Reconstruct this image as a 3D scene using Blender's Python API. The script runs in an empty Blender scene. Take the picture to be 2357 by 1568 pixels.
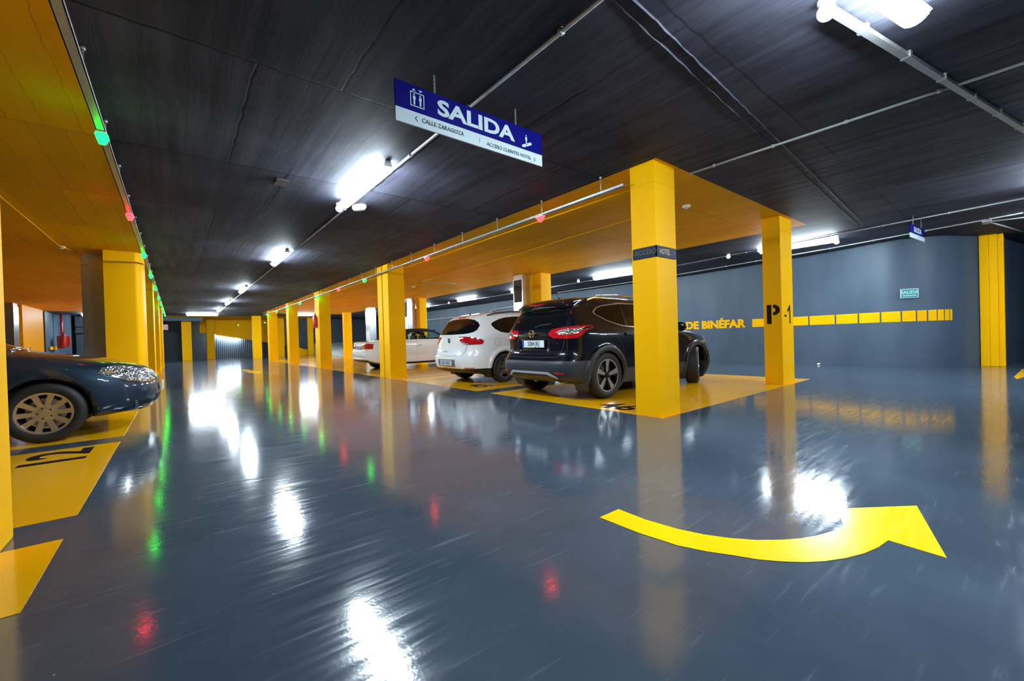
import bpy, bmesh, math, random
import numpy as np
from mathutils import Vector, Matrix
from mathutils.bvhtree import BVHTree
random.seed(4)
PI = math.pi
COL = bpy.context.scene.collection

# ------------------------------------------------------------------ object helpers
def tag(o, label=None, cat=None, group=None, kind=None):
    if label: o['label'] = label
    if cat: o['category'] = cat
    if group: o['group'] = group
    if kind: o['kind'] = kind
    return o

def thing(name, label, cat, loc=(0, 0, 0), rz=0.0, group=None):
    o = bpy.data.objects.new(name, None); COL.objects.link(o)
    o.location = loc; o.rotation_euler = (0, 0, rz); o.empty_display_size = 0.1
    return tag(o, label, cat, group)

def link(name, me, mats, parent=None, loc=None, rot=None):
    if not isinstance(mats, (list, tuple)): mats = [mats]
    for m in mats: me.materials.append(m)
    o = bpy.data.objects.new(name, me); COL.objects.link(o)
    if parent: o.parent = parent
    if loc: o.location = loc
    if rot: o.rotation_euler = rot
    return o

def obj(name, bm, mats, parent=None, loc=None, rot=None, smooth=False):
    me = bpy.data.meshes.new(name)
    bm.normal_update(); bm.to_mesh(me); bm.free()
    if smooth:
        me.polygons.foreach_set('use_smooth', [True] * len(me.polygons))
        try: me.set_sharp_from_angle(angle=math.radians(35))
        except Exception: pass
    return link(name, me, mats, parent, loc, rot)

def clone(o, parent=None):
    c = o.copy(); COL.objects.link(c); c.parent = parent
    for ch in list(o.children): clone(ch, c)
    return c

def NB(): return bmesh.new()

def box(bm, x0, x1, y0, y1, z0, z1, mi=0, bev=0.0, M=None):
    vs = [bm.verts.new((x, y, z)) for x in (x0, x1) for y in (y0, y1) for z in (z0, z1)]
    F = [(0, 1, 3, 2), (4, 6, 7, 5), (0, 4, 5, 1), (2, 3, 7, 6), (0, 2, 6, 4), (1, 5, 7, 3)]
    fs = [bm.faces.new([vs[i] for i in f]) for f in F]
    for f in fs: f.material_index = mi
    if bev > 0:
        es = list({e for f in fs for e in f.edges})
        r = bmesh.ops.bevel(bm, geom=es, offset=bev, segments=2, profile=0.6, affect='EDGES')
        for f in r['faces']: f.material_index = mi
        vs = list({v for f in r['faces'] for v in f.verts} | {v for v in vs if v.is_valid})
    if M is not None:
        for v in vs:
            if v.is_valid: v.co = M @ v.co
    return vs

def prism(bm, pts, z0, z1, mi=0, M=None):
    """polygon pts (x,y) extruded z0..z1"""
    a = [bm.verts.new((p[0], p[1], z0)) for p in pts]
    b = [bm.verts.new((p[0], p[1], z1)) for p in pts]
    n = len(pts)
    fs = [bm.faces.new(list(reversed(a))), bm.faces.new(b)]
    for i in range(n):
        fs.append(bm.faces.new((a[i], a[(i + 1) % n], b[(i + 1) % n], b[i])))
    for f in fs: f.material_index = mi
    bmesh.ops.recalc_face_normals(bm, faces=fs)
    if M is not None:
        for v in a + b: v.co = M @ v.co
    return a + b

def tube(bm, p0, p1, r, seg=12, mi=0, cap=True, r1=None):
    p0 = Vector(p0); p1 = Vector(p1); d = (p1 - p0).normalized()
    u = d.orthogonal().normalized(); w = d.cross(u)
    if r1 is None: r1 = r
    A = []; B = []
    for i in range(seg):
        t = 2 * PI * i / seg; o = u * math.cos(t) + w * math.sin(t)
        A.append(bm.verts.new(p0 + o * r)); B.append(bm.verts.new(p1 + o * r1))
    for i in range(seg):
        f = bm.faces.new((A[i], A[(i + 1) % seg], B[(i + 1) % seg], B[i])); f.material_index = mi; f.smooth = True
    if cap:
        f = bm.faces.new(list(reversed(A))); f.material_index = mi
        f = bm.faces.new(B); f.material_index = mi

def path(bm, pts, r, seg=8, mi=0):
    for a, b in zip(pts, pts[1:]): tube(bm, a, b, r, seg, mi)

def lathe(bm, prof, seg=32, axis='Z', mi=0, M=None, close=False, cap=True):
    """prof: (radius, height) pairs"""
    rings = []
    for r, h in prof:
        ring = []
        for i in range(seg):
            t = 2 * PI * i / seg; c, s = r * math.cos(t), r * math.sin(t)
            co = (c, s, h) if axis == 'Z' else (c, h, s)
            v = bm.verts.new(co)
            if M is not None: v.co = M @ v.co
            ring.append(v)
        rings.append(ring)
    fs = []
    rr = rings + ([rings[0]] if close else [])
    for a, b in zip(rr, rr[1:]):
        for i in range(seg):
            f = bm.faces.new((a[i], a[(i + 1) % seg], b[(i + 1) % seg], b[i])); f.material_index = mi; f.smooth = True; fs.append(f)
    if not close and cap:
        for ring in (rings[0], rings[-1]):
            try: f = bm.faces.new(ring); f.material_index = mi; fs.append(f)
            except Exception: pass
    bmesh.ops.recalc_face_normals(bm, faces=fs)

def text_mesh(s, size, bold=0.0, extrude=0.001, sx=1.0, spacing=1.0, align='CENTER', res=3):
    cu = bpy.data.curves.new('lettering', 'FONT'); cu.body = s; cu.size = size; cu.extrude = extrude
    cu.offset = bold; cu.align_x = align; cu.align_y = 'CENTER'; cu.space_character = spacing; cu.resolution_u = res
    o = bpy.data.objects.new('lettering', cu); COL.objects.link(o)
    dg = bpy.context.evaluated_depsgraph_get(); dg.update()
    me = bpy.data.meshes.new_from_object(o.evaluated_get(dg)); bpy.data.objects.remove(o); bpy.data.curves.remove(cu)
    if sx != 1.0:
        for v in me.vertices: v.co.x *= sx
    return me

# ------------------------------------------------------------------ materials
def new_mat(name):
    m = bpy.data.materials.new(name); m.use_nodes = True
    nt = m.node_tree; b = nt.nodes['Principled BSDF']
    return m, nt, b

def simple(name, col, rough=0.5, metal=0.0, coat=0.0, noise=0.0, nscale=12.0, emis=None, estr=0.0, spec=None, trans=0.0, coatr=0.03):
    m, nt, b = new_mat(name)
    b.inputs['Base Color'].default_value = (*col, 1); b.inputs['Roughness'].default_value = rough
    b.inputs['Metallic'].default_value = metal
    b.inputs['Coat Weight'].default_value = coat; b.inputs['Coat Roughness'].default_value = coatr
    if spec is not None: b.inputs['Specular IOR Level'].default_value = spec
    if trans: b.inputs['Transmission Weight'].default_value = trans
    if emis: b.inputs['Emission Color'].default_value = (*emis, 1); b.inputs['Emission Strength'].default_value = estr
    tc = nt.nodes.new('ShaderNodeTexCoord'); n = nt.nodes.new('ShaderNodeTexNoise'); n.inputs['Scale'].default_value = nscale
    nt.links.new(tc.outputs['Object'], n.inputs['Vector'])
    mx = nt.nodes.new('ShaderNodeMix'); mx.data_type = 'RGBA'
    k = 1 - noise
    mx.inputs['A'].default_value = (*[c * k for c in col], 1); mx.inputs['B'].default_value = (*[min(1, c * (1 + noise)) for c in col], 1)
    nt.links.new(n.outputs['Fac'], mx.inputs['Factor']); nt.links.new(mx.outputs['Result'], b.inputs['Base Color'])
    return m

def math_node(nt, op, a=None, b=None, va=None, vb=None):
    n = nt.nodes.new('ShaderNodeMath'); n.operation = op
    if a is not None: nt.links.new(a, n.inputs[0])
    elif va is not None: n.inputs[0].default_value = va
    if b is not None: nt.links.new(b, n.inputs[1])
    elif vb is not None: n.inputs[1].default_value = vb
    return n.outputs[0]

def mapping(nt, src, scale=(1, 1, 1), loc=(0, 0, 0), rot=(0, 0, 0)):
    mp = nt.nodes.new('ShaderNodeMapping'); mp.inputs['Scale'].default_value = scale
    mp.inputs['Location'].default_value = loc; mp.inputs['Rotation'].default_value = rot
    nt.links.new(src, mp.inputs['Vector']); return mp.outputs['Vector']

def ramp(nt, src, stops):
    r = nt.nodes.new('ShaderNodeValToRGB'); e = r.color_ramp.elements
    e[0].position, e[0].color = stops[0][0], (*stops[0][1], 1)
    e[1].position, e[1].color = stops[-1][0], (*stops[-1][1], 1)
    for p, c in stops[1:-1]:
        x = e.new(p); x.color = (*c, 1)
    nt.links.new(src, r.inputs['Fac']); return r.outputs['Color']

def mixc(nt, fac, a, b, blend='MIX'):
    m = nt.nodes.new('ShaderNodeMix'); m.data_type = 'RGBA'; m.blend_type = blend
    for k, v in (('Factor', fac), ('A', a), ('B', b)):
        if isinstance(v, (tuple, float, int)):
            m.inputs[k].default_value = v if k == 'Factor' else (*v, 1)
        else: nt.links.new(v, m.inputs[k])
    return m.outputs['Result']

def bump(nt, b, h, strength=0.3, dist=0.01, inp='Normal'):
    n = nt.nodes.new('ShaderNodeBump'); n.inputs['Strength'].default_value = strength; n.inputs['Distance'].default_value = dist
    nt.links.new(h, n.inputs['Height']); nt.links.new(n.outputs['Normal'], b.inputs[inp])

def board_concrete(name, lo, hi, joint, yellow=False):
    """board-marked slab: boards run along Y, panel joints along X every ~2 m"""
    m, nt, b = new_mat(name)
    tc = nt.nodes.new('ShaderNodeTexCoord'); o = tc.outputs['Object']
    n1 = nt.nodes.new('ShaderNodeTexNoise'); n1.inputs['Scale'].default_value = 1.0; n1.inputs['Detail'].default_value = 6
    nt.links.new(mapping(nt, o, (9, .5, 1)), n1.inputs['Vector'])
    n2 = nt.nodes.new('ShaderNodeTexNoise'); n2.inputs['Scale'].default_value = 1.4; n2.inputs['Detail'].default_value = 8
    nt.links.new(o, n2.inputs['Vector'])
    n3 = nt.nodes.new('ShaderNodeTexNoise'); n3.inputs['Scale'].default_value = 40; n3.inputs['Detail'].default_value = 3
    nt.links.new(mapping(nt, o, (1, .15, 1)), n3.inputs['Vector'])
    s = math_node(nt, 'ADD', math_node(nt, 'MULTIPLY', n1.outputs['Fac'], vb=.45), math_node(nt, 'MULTIPLY', n2.outputs['Fac'], vb=.4))
    s = math_node(nt, 'ADD', s, math_node(nt, 'MULTIPLY', n3.outputs['Fac'], vb=.15))
    base = ramp(nt, s, [(.36, lo), (.64, hi)] if not yellow else [(.3, lo), (.7, hi)])
    # panels: rows along Y of 2.02 m, panels of ~1.25 m across with jitter
    wv = nt.nodes.new('ShaderNodeTexNoise'); wv.inputs['Scale'].default_value = 6; wv.inputs['Detail'].default_value = 5
    nt.links.new(o, wv.inputs['Vector'])
    wob = nt.nodes.new('ShaderNodeVectorMath'); wob.operation = 'MULTIPLY_ADD'
    nt.links.new(wv.outputs['Color'], wob.inputs[0]); wob.inputs[1].default_value = (.06, .05, 0); nt.links.new(o, wob.inputs[2])
    br = nt.nodes.new('ShaderNodeTexBrick'); br.offset = .37; br.squash = 1
    br.inputs['Scale'].default_value = 1; br.inputs['Brick Width'].default_value = 1.55; br.inputs['Row Height'].default_value = 2.02
    br.inputs['Mortar Size'].default_value = .011; br.inputs['Mortar Smooth'].default_value = .25
    br.inputs['Color1'].default_value = (.42, .42, .42, 1); br.inputs['Color2'].default_value = (1, 1, 1, 1); br.inputs['Mortar'].default_value = (0, 0, 0, 1)
    nt.links.new(mapping(nt, wob.outputs[0], loc=(.45, .65, 0)), br.inputs['Vector'])
    sxyz = nt.nodes.new('ShaderNodeSeparateXYZ'); nt.links.new(o, sxyz.inputs[0])
    lane = math_node(nt, 'MULTIPLY', math_node(nt, 'LESS_THAN', sxyz.outputs['X'], vb=4.3), math_node(nt, 'GREATER_THAN', sxyz.outputs['Y'], vb=2.2))
    gaps = nt.nodes.new('ShaderNodeTexNoise'); gaps.inputs['Scale'].default_value = 5; nt.links.new(o, gaps.inputs['Vector'])
    jf = math_node(nt, 'MULTIPLY', math_node(nt, 'MULTIPLY', br.outputs['Fac'], lane), ramp(nt, gaps.outputs['Fac'], [(.3, (.35, .35, .35)), (.55, (1, 1, 1))]))
    # narrow boards
    b2 = nt.nodes.new('ShaderNodeTexBrick'); b2.offset = .5
    b2.inputs['Scale'].default_value = 1; b2.inputs['Brick Width'].default_value = .24; b2.inputs['Row Height'].default_value = 2.02
    b2.inputs['Mortar Size'].default_value = .003; b2.inputs['Color1'].default_value = (.78, .78, .78, 1); b2.inputs['Color2'].default_value = (1, 1, 1, 1); b2.inputs['Mortar'].default_value = (.4, .4, .4, 1)
    nt.links.new(mapping(nt, wob.outputs[0], loc=(.45, .65, 0)), b2.inputs['Vector'])
    c = mixc(nt, .6, base, b2.outputs['Color'], 'MULTIPLY')
    c = mixc(nt, .6 if not yellow else .12, c, br.outputs['Color'], 'MULTIPLY')
    c = mixc(nt, math_node(nt, 'MULTIPLY', jf if not yellow else br.outputs['Fac'], vb=.95 if not yellow else .35), c, joint)
    nt.links.new(c, b.inputs['Base Color']); b.inputs['Roughness'].default_value = .68
    b.inputs['Specular IOR Level'].default_value = .2 if not yellow else .08
    hh = math_node(nt, 'SUBTRACT', math_node(nt, 'MULTIPLY', n1.outputs['Fac'], vb=.9), math_node(nt, 'MULTIPLY', jf if not yellow else br.outputs['Fac'], vb=.5))
    hh = math_node(nt, 'ADD', hh, math_node(nt, 'MULTIPLY', b2.outputs['Color'], vb=.5))
    bump(nt, b, hh, .5 if not yellow else .3, .008)
    return m

def epoxy(name, lo, hi, rough=(.06, .17), bs=.06, scratch=True):
    m, nt, b = new_mat(name)
    tc = nt.nodes.new('ShaderNodeTexCoord'); o = tc.outputs['Object']
    n = nt.nodes.new('ShaderNodeTexNoise'); n.inputs['Scale'].default_value = 1.2; n.inputs['Detail'].default_value = 9; n.inputs['Roughness'].default_value = .6
    nt.links.new(mapping(nt, o, (1, 1, 1), rot=(0, 0, .5)), n.inputs['Vector'])
    c = ramp(nt, n.outputs['Fac'], [(.3, lo), (.72, hi)])
    # fine trowel streaks and scuffs
    st = nt.nodes.new('ShaderNodeTexNoise'); st.inputs['Scale'].default_value = 1; st.inputs['Detail'].default_value = 6; st.inputs['Distortion'].default_value = .6
    nt.links.new(mapping(nt, o, (3, 34, 1), rot=(0, 0, .55)), st.inputs['Vector'])
    if scratch:
        f = ramp(nt, st.outputs['Fac'], [(.62, (0, 0, 0)), (.8, (1, 1, 1))])
        c = mixc(nt, math_node(nt, 'MULTIPLY', f, vb=.16), c, (.45, .5, .56))
        sp = nt.nodes.new('ShaderNodeTexVoronoi'); sp.inputs['Scale'].default_value = 5
        nt.links.new(o, sp.inputs['Vector'])
        dots = math_node(nt, 'LESS_THAN', sp.outputs['Distance'], vb=.018)
        c = mixc(nt, math_node(nt, 'MULTIPLY', dots, vb=.5), c, (.5, .55, .6))
    nt.links.new(c, b.inputs['Base Color'])
    mr = nt.nodes.new('ShaderNodeMapRange'); mr.inputs['From Min'].default_value = .3; mr.inputs['From Max'].default_value = .75
    mr.inputs['To Min'].default_value = rough[0]; mr.inputs['To Max'].default_value = rough[1]
    nt.links.new(st.outputs['Fac'], mr.inputs['Value']); nt.links.new(mr.outputs[0], b.inputs['Roughness'])
    b.inputs['IOR'].default_value = 1.75
    # orange-peel of the resin
    p = nt.nodes.new('ShaderNodeTexNoise'); p.inputs['Scale'].default_value = 75; p.inputs['Detail'].default_value = 2
    nt.links.new(o, p.inputs['Vector'])
    p2 = nt.nodes.new('ShaderNodeTexNoise'); p2.inputs['Scale'].default_value = 2.0; p2.inputs['Detail'].default_value = 3
    nt.links.new(o, p2.inputs['Vector'])
    h = math_node(nt, 'ADD', math_node(nt, 'MULTIPLY', p.outputs['Fac'], vb=.16), math_node(nt, 'MULTIPLY', p2.outputs['Fac'], vb=.9))
    bump(nt, b, h, bs, .02)
    return m

def wall_paint(name, lo, hi, rough=.5, seam=None, streak=(1, 1, .35)):
    m, nt, b = new_mat(name)
    tc = nt.nodes.new('ShaderNodeTexCoord'); o = tc.outputs['Object']
    n = nt.nodes.new('ShaderNodeTexNoise'); n.inputs['Scale'].default_value = 1.6; n.inputs['Detail'].default_value = 7
    nt.links.new(mapping(nt, o, streak), n.inputs['Vector'])
    c = ramp(nt, n.outputs['Fac'], [(.3, lo), (.7, hi)])
    f = nt.nodes.new('ShaderNodeTexNoise'); f.inputs['Scale'].default_value = 60
    nt.links.new(o, f.inputs['Vector'])
    pits = nt.nodes.new('ShaderNodeTexVoronoi'); pits.inputs['Scale'].default_value = 7
    nt.links.new(o, pits.inputs['Vector'])
    pit = math_node(nt, 'LESS_THAN', pits.outputs['Distance'], vb=.045)
    c = mixc(nt, math_node(nt, 'MULTIPLY', pit, vb=.35), c, tuple(x * .5 for x in lo))
    h = math_node(nt, 'SUBTRACT', math_node(nt, 'MULTIPLY', f.outputs['Fac'], vb=.3), pit)
    if seam is not None:
        sx = nt.nodes.new('ShaderNodeSeparateXYZ'); nt.links.new(o, sx.inputs[0])
        ln = math_node(nt, 'LESS_THAN', math_node(nt, 'ABSOLUTE', math_node(nt, 'SUBTRACT', sx.outputs['Z'], vb=seam)), vb=.006)
        c = mixc(nt, math_node(nt, 'MULTIPLY', ln, vb=.22), c, (lo[0] * .4, lo[1] * .3, lo[2]))
        h = math_node(nt, 'SUBTRACT', h, ln)
    nt.links.new(c, b.inputs['Base Color']); b.inputs['Roughness'].default_value = rough; b.inputs['Specular IOR Level'].default_value = .06 if lo[0] > .5 else .35
    bump(nt, b, h, .25, .006)
    return m

YEL = (.95, .44, .0015)
M = {}
M['floor'] = epoxy('grey_blue_resin_floor', (.044, .064, .092), (.070, .098, .136))
M['floor_y'] = epoxy('yellow_floor_paint', (.88, .42, .001), (.95, .46, .002), rough=(.1, .24), bs=.05, scratch=False)
M['arrow'] = epoxy('arrow_yellow_paint', (.93, .60, .001), (.97, .66, .002), rough=(.14, .3), bs=.05, scratch=False)
M['ceil'] = board_concrete('dark_board_marked_concrete', (.019, .021, .033), (.096, .097, .134), (.002, .002, .004))
M['ceil_y'] = board_concrete('yellow_board_marked_concrete', (.90, .43, .0008), (.97, .50, .001), (.6, .25, .001), True)
M['col'] = wall_paint('yellow_column_paint', (.98, .465, .0005), (.99, .495, .0006), .5, seam=2.70)
M['wall'] = wall_paint('blue_grey_wall_paint', (.052, .080, .118), (.075, .108, .152), .5)
M['wall_dk'] = wall_paint('dark_blue_grey_paint', (.03, .045, .065), (.045, .06, .085), .5)
M['wall_y'] = wall_paint('yellow_wall_paint', (.98, .465, .0005), (.99, .495, .0006), .5)
M['pale'] = wall_paint('pale_ramp_concrete', (.42, .5, .52), (.6, .68, .7), .25)
M['steel'] = simple('brushed_steel', (.62, .63, .64), .28, 1.0, noise=.15, nscale=30)
M['galv'] = simple('galvanised_steel', (.50, .50, .50), .42, .7, noise=.15, nscale=20)
M['pvc'] = simple('grey_pvc_conduit', (.42, .43, .44), .45, noise=.05)
M['white'] = simple('white_plastic', (.78, .8, .8), .4, noise=.04)
M['black'] = simple('black_plastic', (.012, .012, .014), .45, noise=.1)
M['blackpaint'] = simple('black_stencil_paint', (.012, .008, .005), .6, noise=.1, spec=.1)
M['darkvent'] = simple('dark_vent', (.03, .02, .015), .5, noise=.1)
M['red'] = simple('red_enamel', (.45, .008, .008), .3, coat=.5, noise=.05)
M['blue'] = simple('sign_blue', (.001, .0008, .15), .5, spec=.08, coat=.0, noise=.02)
M['signwhite'] = simple('sign_white', (.55, .64, .68), .4, coat=.0, noise=.02)
M['signgreen'] = simple('sign_green', (.02, .30, .28), .35, noise=.03)
M['signdark'] = simple('dark_sign_vinyl', (.008, .018, .036), .5, noise=.05, spec=.15)
M['signgrey'] = simple('grey_sign_letters', (.06, .06, .055), .5, noise=.05)
M['signgold'] = simple('gold_sign_letters', (.28, .15, .02), .4, noise=.05)
M['signtext'] = simple('sign_dark_letters', (.035, .06, .09), .5, noise=.02)
M['pink'] = simple('pink_notice', (.55, .30, .33), .5, noise=.02)
M['lamp'] = simple('fluorescent_diffuser', (.9, .95, 1), .4, emis=(.76, .91, 1.0), estr=38.0)
M['bulb'] = simple('globe_added_glow', (.9, .95, 1), .4, emis=(.72, .92, 1.0), estr=.22)  # weak glow added to white globes that are only lit by the tubes
M['ledg'] = simple('green_led_lens', (.0, .25, .06), .3, emis=(.001, 1.0, .022), estr=4.2)
M['ledr'] = simple('red_led_lens', (.25, .01, .01), .3, emis=(1.0, .009, .012), estr=3.4)
M['gatebar'] = simple('dark_gate_bars', (.12, .15, .19), .4, .3, noise=.1)

# ------------------------------------------------------------------ camera
F, CX, CY = 956.3, 1178.5, 784.0
CAMH = 0.975
Xc = Vector((.7769, .0284, -.6289)); 
def dirc(px, py): return Vector((px - CX, -(py - CY), -F)).normalized()
vy = dirc(405., 799.); vx = dirc(2360., 741.); vz = vx.cross(vy).normalized(); vx = vy.cross(vz).normalized()
R = Matrix((vx, vy, vz))            # camera axes -> world
cd = bpy.data.cameras.new('camera'); cam = bpy.data.objects.new('camera', cd); COL.objects.link(cam)
cam.matrix_world = Matrix.Translation((0, 0, CAMH)) @ R.to_4x4()
cd.sensor_width = 36.0; cd.lens = F / 2357.0 * 36.0; cd.clip_start = .02; cd.clip_end = 200
bpy.context.scene.camera = cam

H = 2.95
# ------------------------------------------------------------------ room shell
def quad_obj(name, pts, mat, kind='structure'):
    bm = NB(); f = bm.faces.new([bm.verts.new(p) for p in pts]); return tag(obj(name, bm, mat), kind=kind)

bm = NB(); box(bm, -9, 22, -5, 46, -.25, 0); tag(obj('floor', bm, M['floor']), kind='structure')

def zone_slab(name, xs, ys, cells, mats):
    """one slab seen from below with coloured zones"""
    bm = NB(); g = {}
    for i, x in enumerate(xs):
        for j, y in enumerate(ys): g[i, j] = bm.verts.new((x, y, H))
    for i in range(len(xs) - 1):
        for j in range(len(ys) - 1):
            f = bm.faces.new((g[i, j], g[i, j + 1], g[i + 1, j + 1], g[i + 1, j])); f.material_index = cells(i, j)
    x0, x1, y0, y1 = xs[0], xs[-1], ys[0], ys[-1]
    box(bm, x0, x1, y0, y1, H + .002, H + .25)
    return obj(name, bm, mats)
XS = [-9, -.485, 4.27, 9.40, 22]; YS = [-5, 2.60, 30.6, 33.6, 46]
def cell(i, j):
    if i == 0 and j <= 1: return 1
    if i == 2 and j == 1: return 1
    if i in (1, 2) and j == 3: return 1
    return 0
tag(zone_slab('ceiling', XS, YS, cell, [M['ceil'], M['ceil_y']]), kind='structure')

# ragged double construction joint across the slab, over the near lane
bm = NB()
for dy, dep in ((0.0, .016), (.085, .012)):
    prev = None; x = 1.2
    while x < 10.4:
        y = 1.37 + (x - 1.2) * .062 + dy + random.uniform(-.004, .004); w_ = random.uniform(.008, .018); d_ = dep * random.uniform(.4, 1.0) * (1 if x < 5.2 else .45)
        ring = [bm.verts.new((x, y - w_ / 2, H + .001)), bm.verts.new((x, y, H - d_)), bm.verts.new((x, y + w_ / 2, H + .001))]
        if prev:
            bm.faces.new((prev[0], ring[0], ring[1], prev[1])); bm.faces.new((prev[1], ring[1], ring[2], prev[2]))
        prev = ring; x += random.uniform(.05, .16)
bmesh.ops.recalc_face_normals(bm, faces=bm.faces)
tag(obj('trim_1', bm, M['ceil']), kind='structure')

# right-hand curved wall
WP = [(14.0, 33.0), (14.0, 20.), (14.0, 12.0), (14.0, 8.0), (13.98, 7.0), (13.83, 5.6), (13.62, 4.4), (13.4, 3.35), (13.08, 2.45), (12.97, 2.1), (12.95, 1.8), (13.06, 1.52), (13.3, 1.16), (13.7, .88), (14.15, .64)]
def wallX(y):
    for a, b in zip(WP, WP[1:]):
        if b[1] <= y <= a[1]:
            t = (a[1] - y) / (a[1] - b[1]); return a[0] + (b[0] - a[0]) * t
    return WP[-1][0]
def wall_strip(name, pts, mat, th=.25, z0=0, z1=H):
    bm = NB(); n = len(pts); rows = []
    for i, p in enumerate(pts):
        a = Vector(pts[max(0, i - 1)]); b = Vector(pts[min(n - 1, i + 1)]); d = (b - a).normalized(); nn = Vector((-d.y, d.x))
        q = Vector(p) + nn * th
        rows.append([bm.verts.new((p[0], p[1], z0)), bm.verts.new((p[0], p[1], z1)), bm.verts.new((q.x, q.y, z1)), bm.verts.new((q.x, q.y, z0))])
    for a, b in zip(rows, rows[1:]):
        for k in range(4): bm.faces.new((a[k], b[k], b[(k + 1) % 4], a[(k + 1) % 4]))
    bm.faces.new(rows[0]); bm.faces.new(list(reversed(rows[-1])))
    bmesh.ops.recalc_face_normals(bm, faces=bm.faces)
    return tag(obj(name, bm, mat, smooth=True), kind='structure')
wall_strip('wall_right', WP, M['wall'], .25)
wall_strip('wall_right_recess', [(14.55, .36), (16.6, 0.02), (19.5, -.5), (21.9, -.9)], M['wall'], .25)
for nm, a in (('wall_left', (-9.2, -9, -5, 46)), ('wall_back', (-9, 22, -5.2, -5)), ('wall_far', (-9, 22, 44, 44.2)), ('wall_side', (21.8, 22, -5, 1))):
    bm = NB(); box(bm, *a, 0, H); tag(obj(nm, bm, M['wall']), kind='structure')
bm = NB(); box(bm, 14.3, 21.9, 33.0, 33.2, 0, H); tag(obj('wall_corner', bm, M['wall']), kind='structure')

# ------------------------------------------------------------------ painted floor bays
def digits(s, h, w, mat, parent, loc, rz, name='bay_number', bold=.012):
    me = text_mesh(s, h, bold=bold * h / .5, extrude=.0006)
    xs = [v.co.x for v in me.vertices]; ys = [v.co.y for v in me.vertices]
    for v in me.vertices:
        v.co.x = (v.co.x - (min(xs) + max(xs)) / 2) * w / (max(xs) - min(xs))
        v.co.y = (v.co.y - (min(ys) + max(ys)) / 2) * h / (max(ys) - min(ys))
    return link(name, me, mat, parent, loc, (0, 0, rz))
G_BAY = 'yellow painted parking bays'
def bay(x0, x1, y0, y1, label, num=None, numloc=None, rz=0):
    t = thing('parking_bay_paint', label, 'floor marking', (x0 if x0 > 0 else x1, y0, 0), group=G_BAY)
    ox, oy = t.location.x, t.location.y
    bm = NB(); box(bm, x0 - ox, x1 - ox, y0 - oy, y1 - oy, .0003, .0022); obj('bay_fill', bm, M['floor_y'], t)
    if num: digits(num, .42, .56, M['blackpaint'], t, (numloc[0] - ox, numloc[1] - oy, .0030), rz)
    return t
bay(4.27, 9.40, 2.60, 5.93, 'yellow painted bay under the black car, front corner by the sign column', '46', (4.60, 3.44), -PI / 2)
bay(4.27, 9.40, 6.34, 9.85, 'yellow painted bay under the white hatchback, number at its aisle edge', '45', (4.80, 7.02), -PI / 2)
bay(4.27, 9.40, 9.98, 12.75, 'empty yellow painted bay right behind the twin grooved columns')
bay(4.27, 9.40, 12.95, 16.1, 'yellow painted bay under the white convertible')
bay(4.27, 9.40, 16.3, 19.4, 'yellow painted bay beyond the white convertible, beside the extinguisher column')
bay(4.27, 9.40, 19.6, 24.2, 'yellow painted bays between the two far right columns')
bay(4.27, 9.40, 24.4, 28.6, 'farthest yellow painted bay of the right row')
bay(-5.6, -.48, 2.37, 3.14, 'narrow yellow floor patch at the foot of the near left column')
bay(-5.6, -.48, 3.53, 5.98, 'empty yellow painted bay marked 12 in front of the dark car', '12', (-.87, 5.60), PI / 2)
bay(-5.6, -.48, 6.34, 8.75, 'yellow painted bay under the dark blue car')
bay(-5.6, -.48, 9.05, 11.3, 'yellow painted bay behind the dark blue car')
bay(-5.6, -.48, 12.3, 30.3, 'long run of yellow painted floor beyond the dark blue car')

# curved arrow on the floor in front
def floor_poly(name, pts, mat, label, cat):
    bm = NB(); prism(bm, pts, .0003, .0024); bmesh.ops.triangulate(bm, faces=[f for f in bm.faces if len(f.verts) > 4])
    return tag(obj(name, bm, mat), label, cat)
inner = [(1.885, 1.433), (1.878, 1.26), (1.902, 1.093), (1.94, .98), (1.993, .884), (2.062, .795), (2.149, .719), (2.225, .667), (2.31, .627), (2.41, .592), (2.515, .571)]
outer = [(2.488, .403), (2.38, .418), (2.272, .446), (2.17, .487), (2.079, .536), (2.008, .59), (1.946, .653), (1.893, .722), (1.851, .804), (1.797, .90), (1.753, 1.009), (1.728, 1.2), (1.726, 1.437)]
floor_poly('floor_arrow', inner + [(2.731, .650), (3.078, .380), (2.468, .217)] + outer, M['arrow'],
           'large curved yellow arrow painted on the glossy floor in the foreground', 'arrow')
floor_poly('floor_arrow', [(1.9, 19.4), (2.02, 17.4), (1.86, 17.4), (2.15, 16.3), (2.44, 17.4), (2.26, 17.4), (2.15, 19.4)], M['floor_y'],
           'small far yellow arrow painted in the middle of the long aisle', 'arrow')
floor_poly('floor_arrow', [(11.1, .105), (11.6, .14), (13.6, .05), (13.6, -.03), (11.6, .03)][::1], M['floor_y'],
           'thin yellow arrow on the floor at the right edge, before the right wall column', 'arrow')

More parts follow.
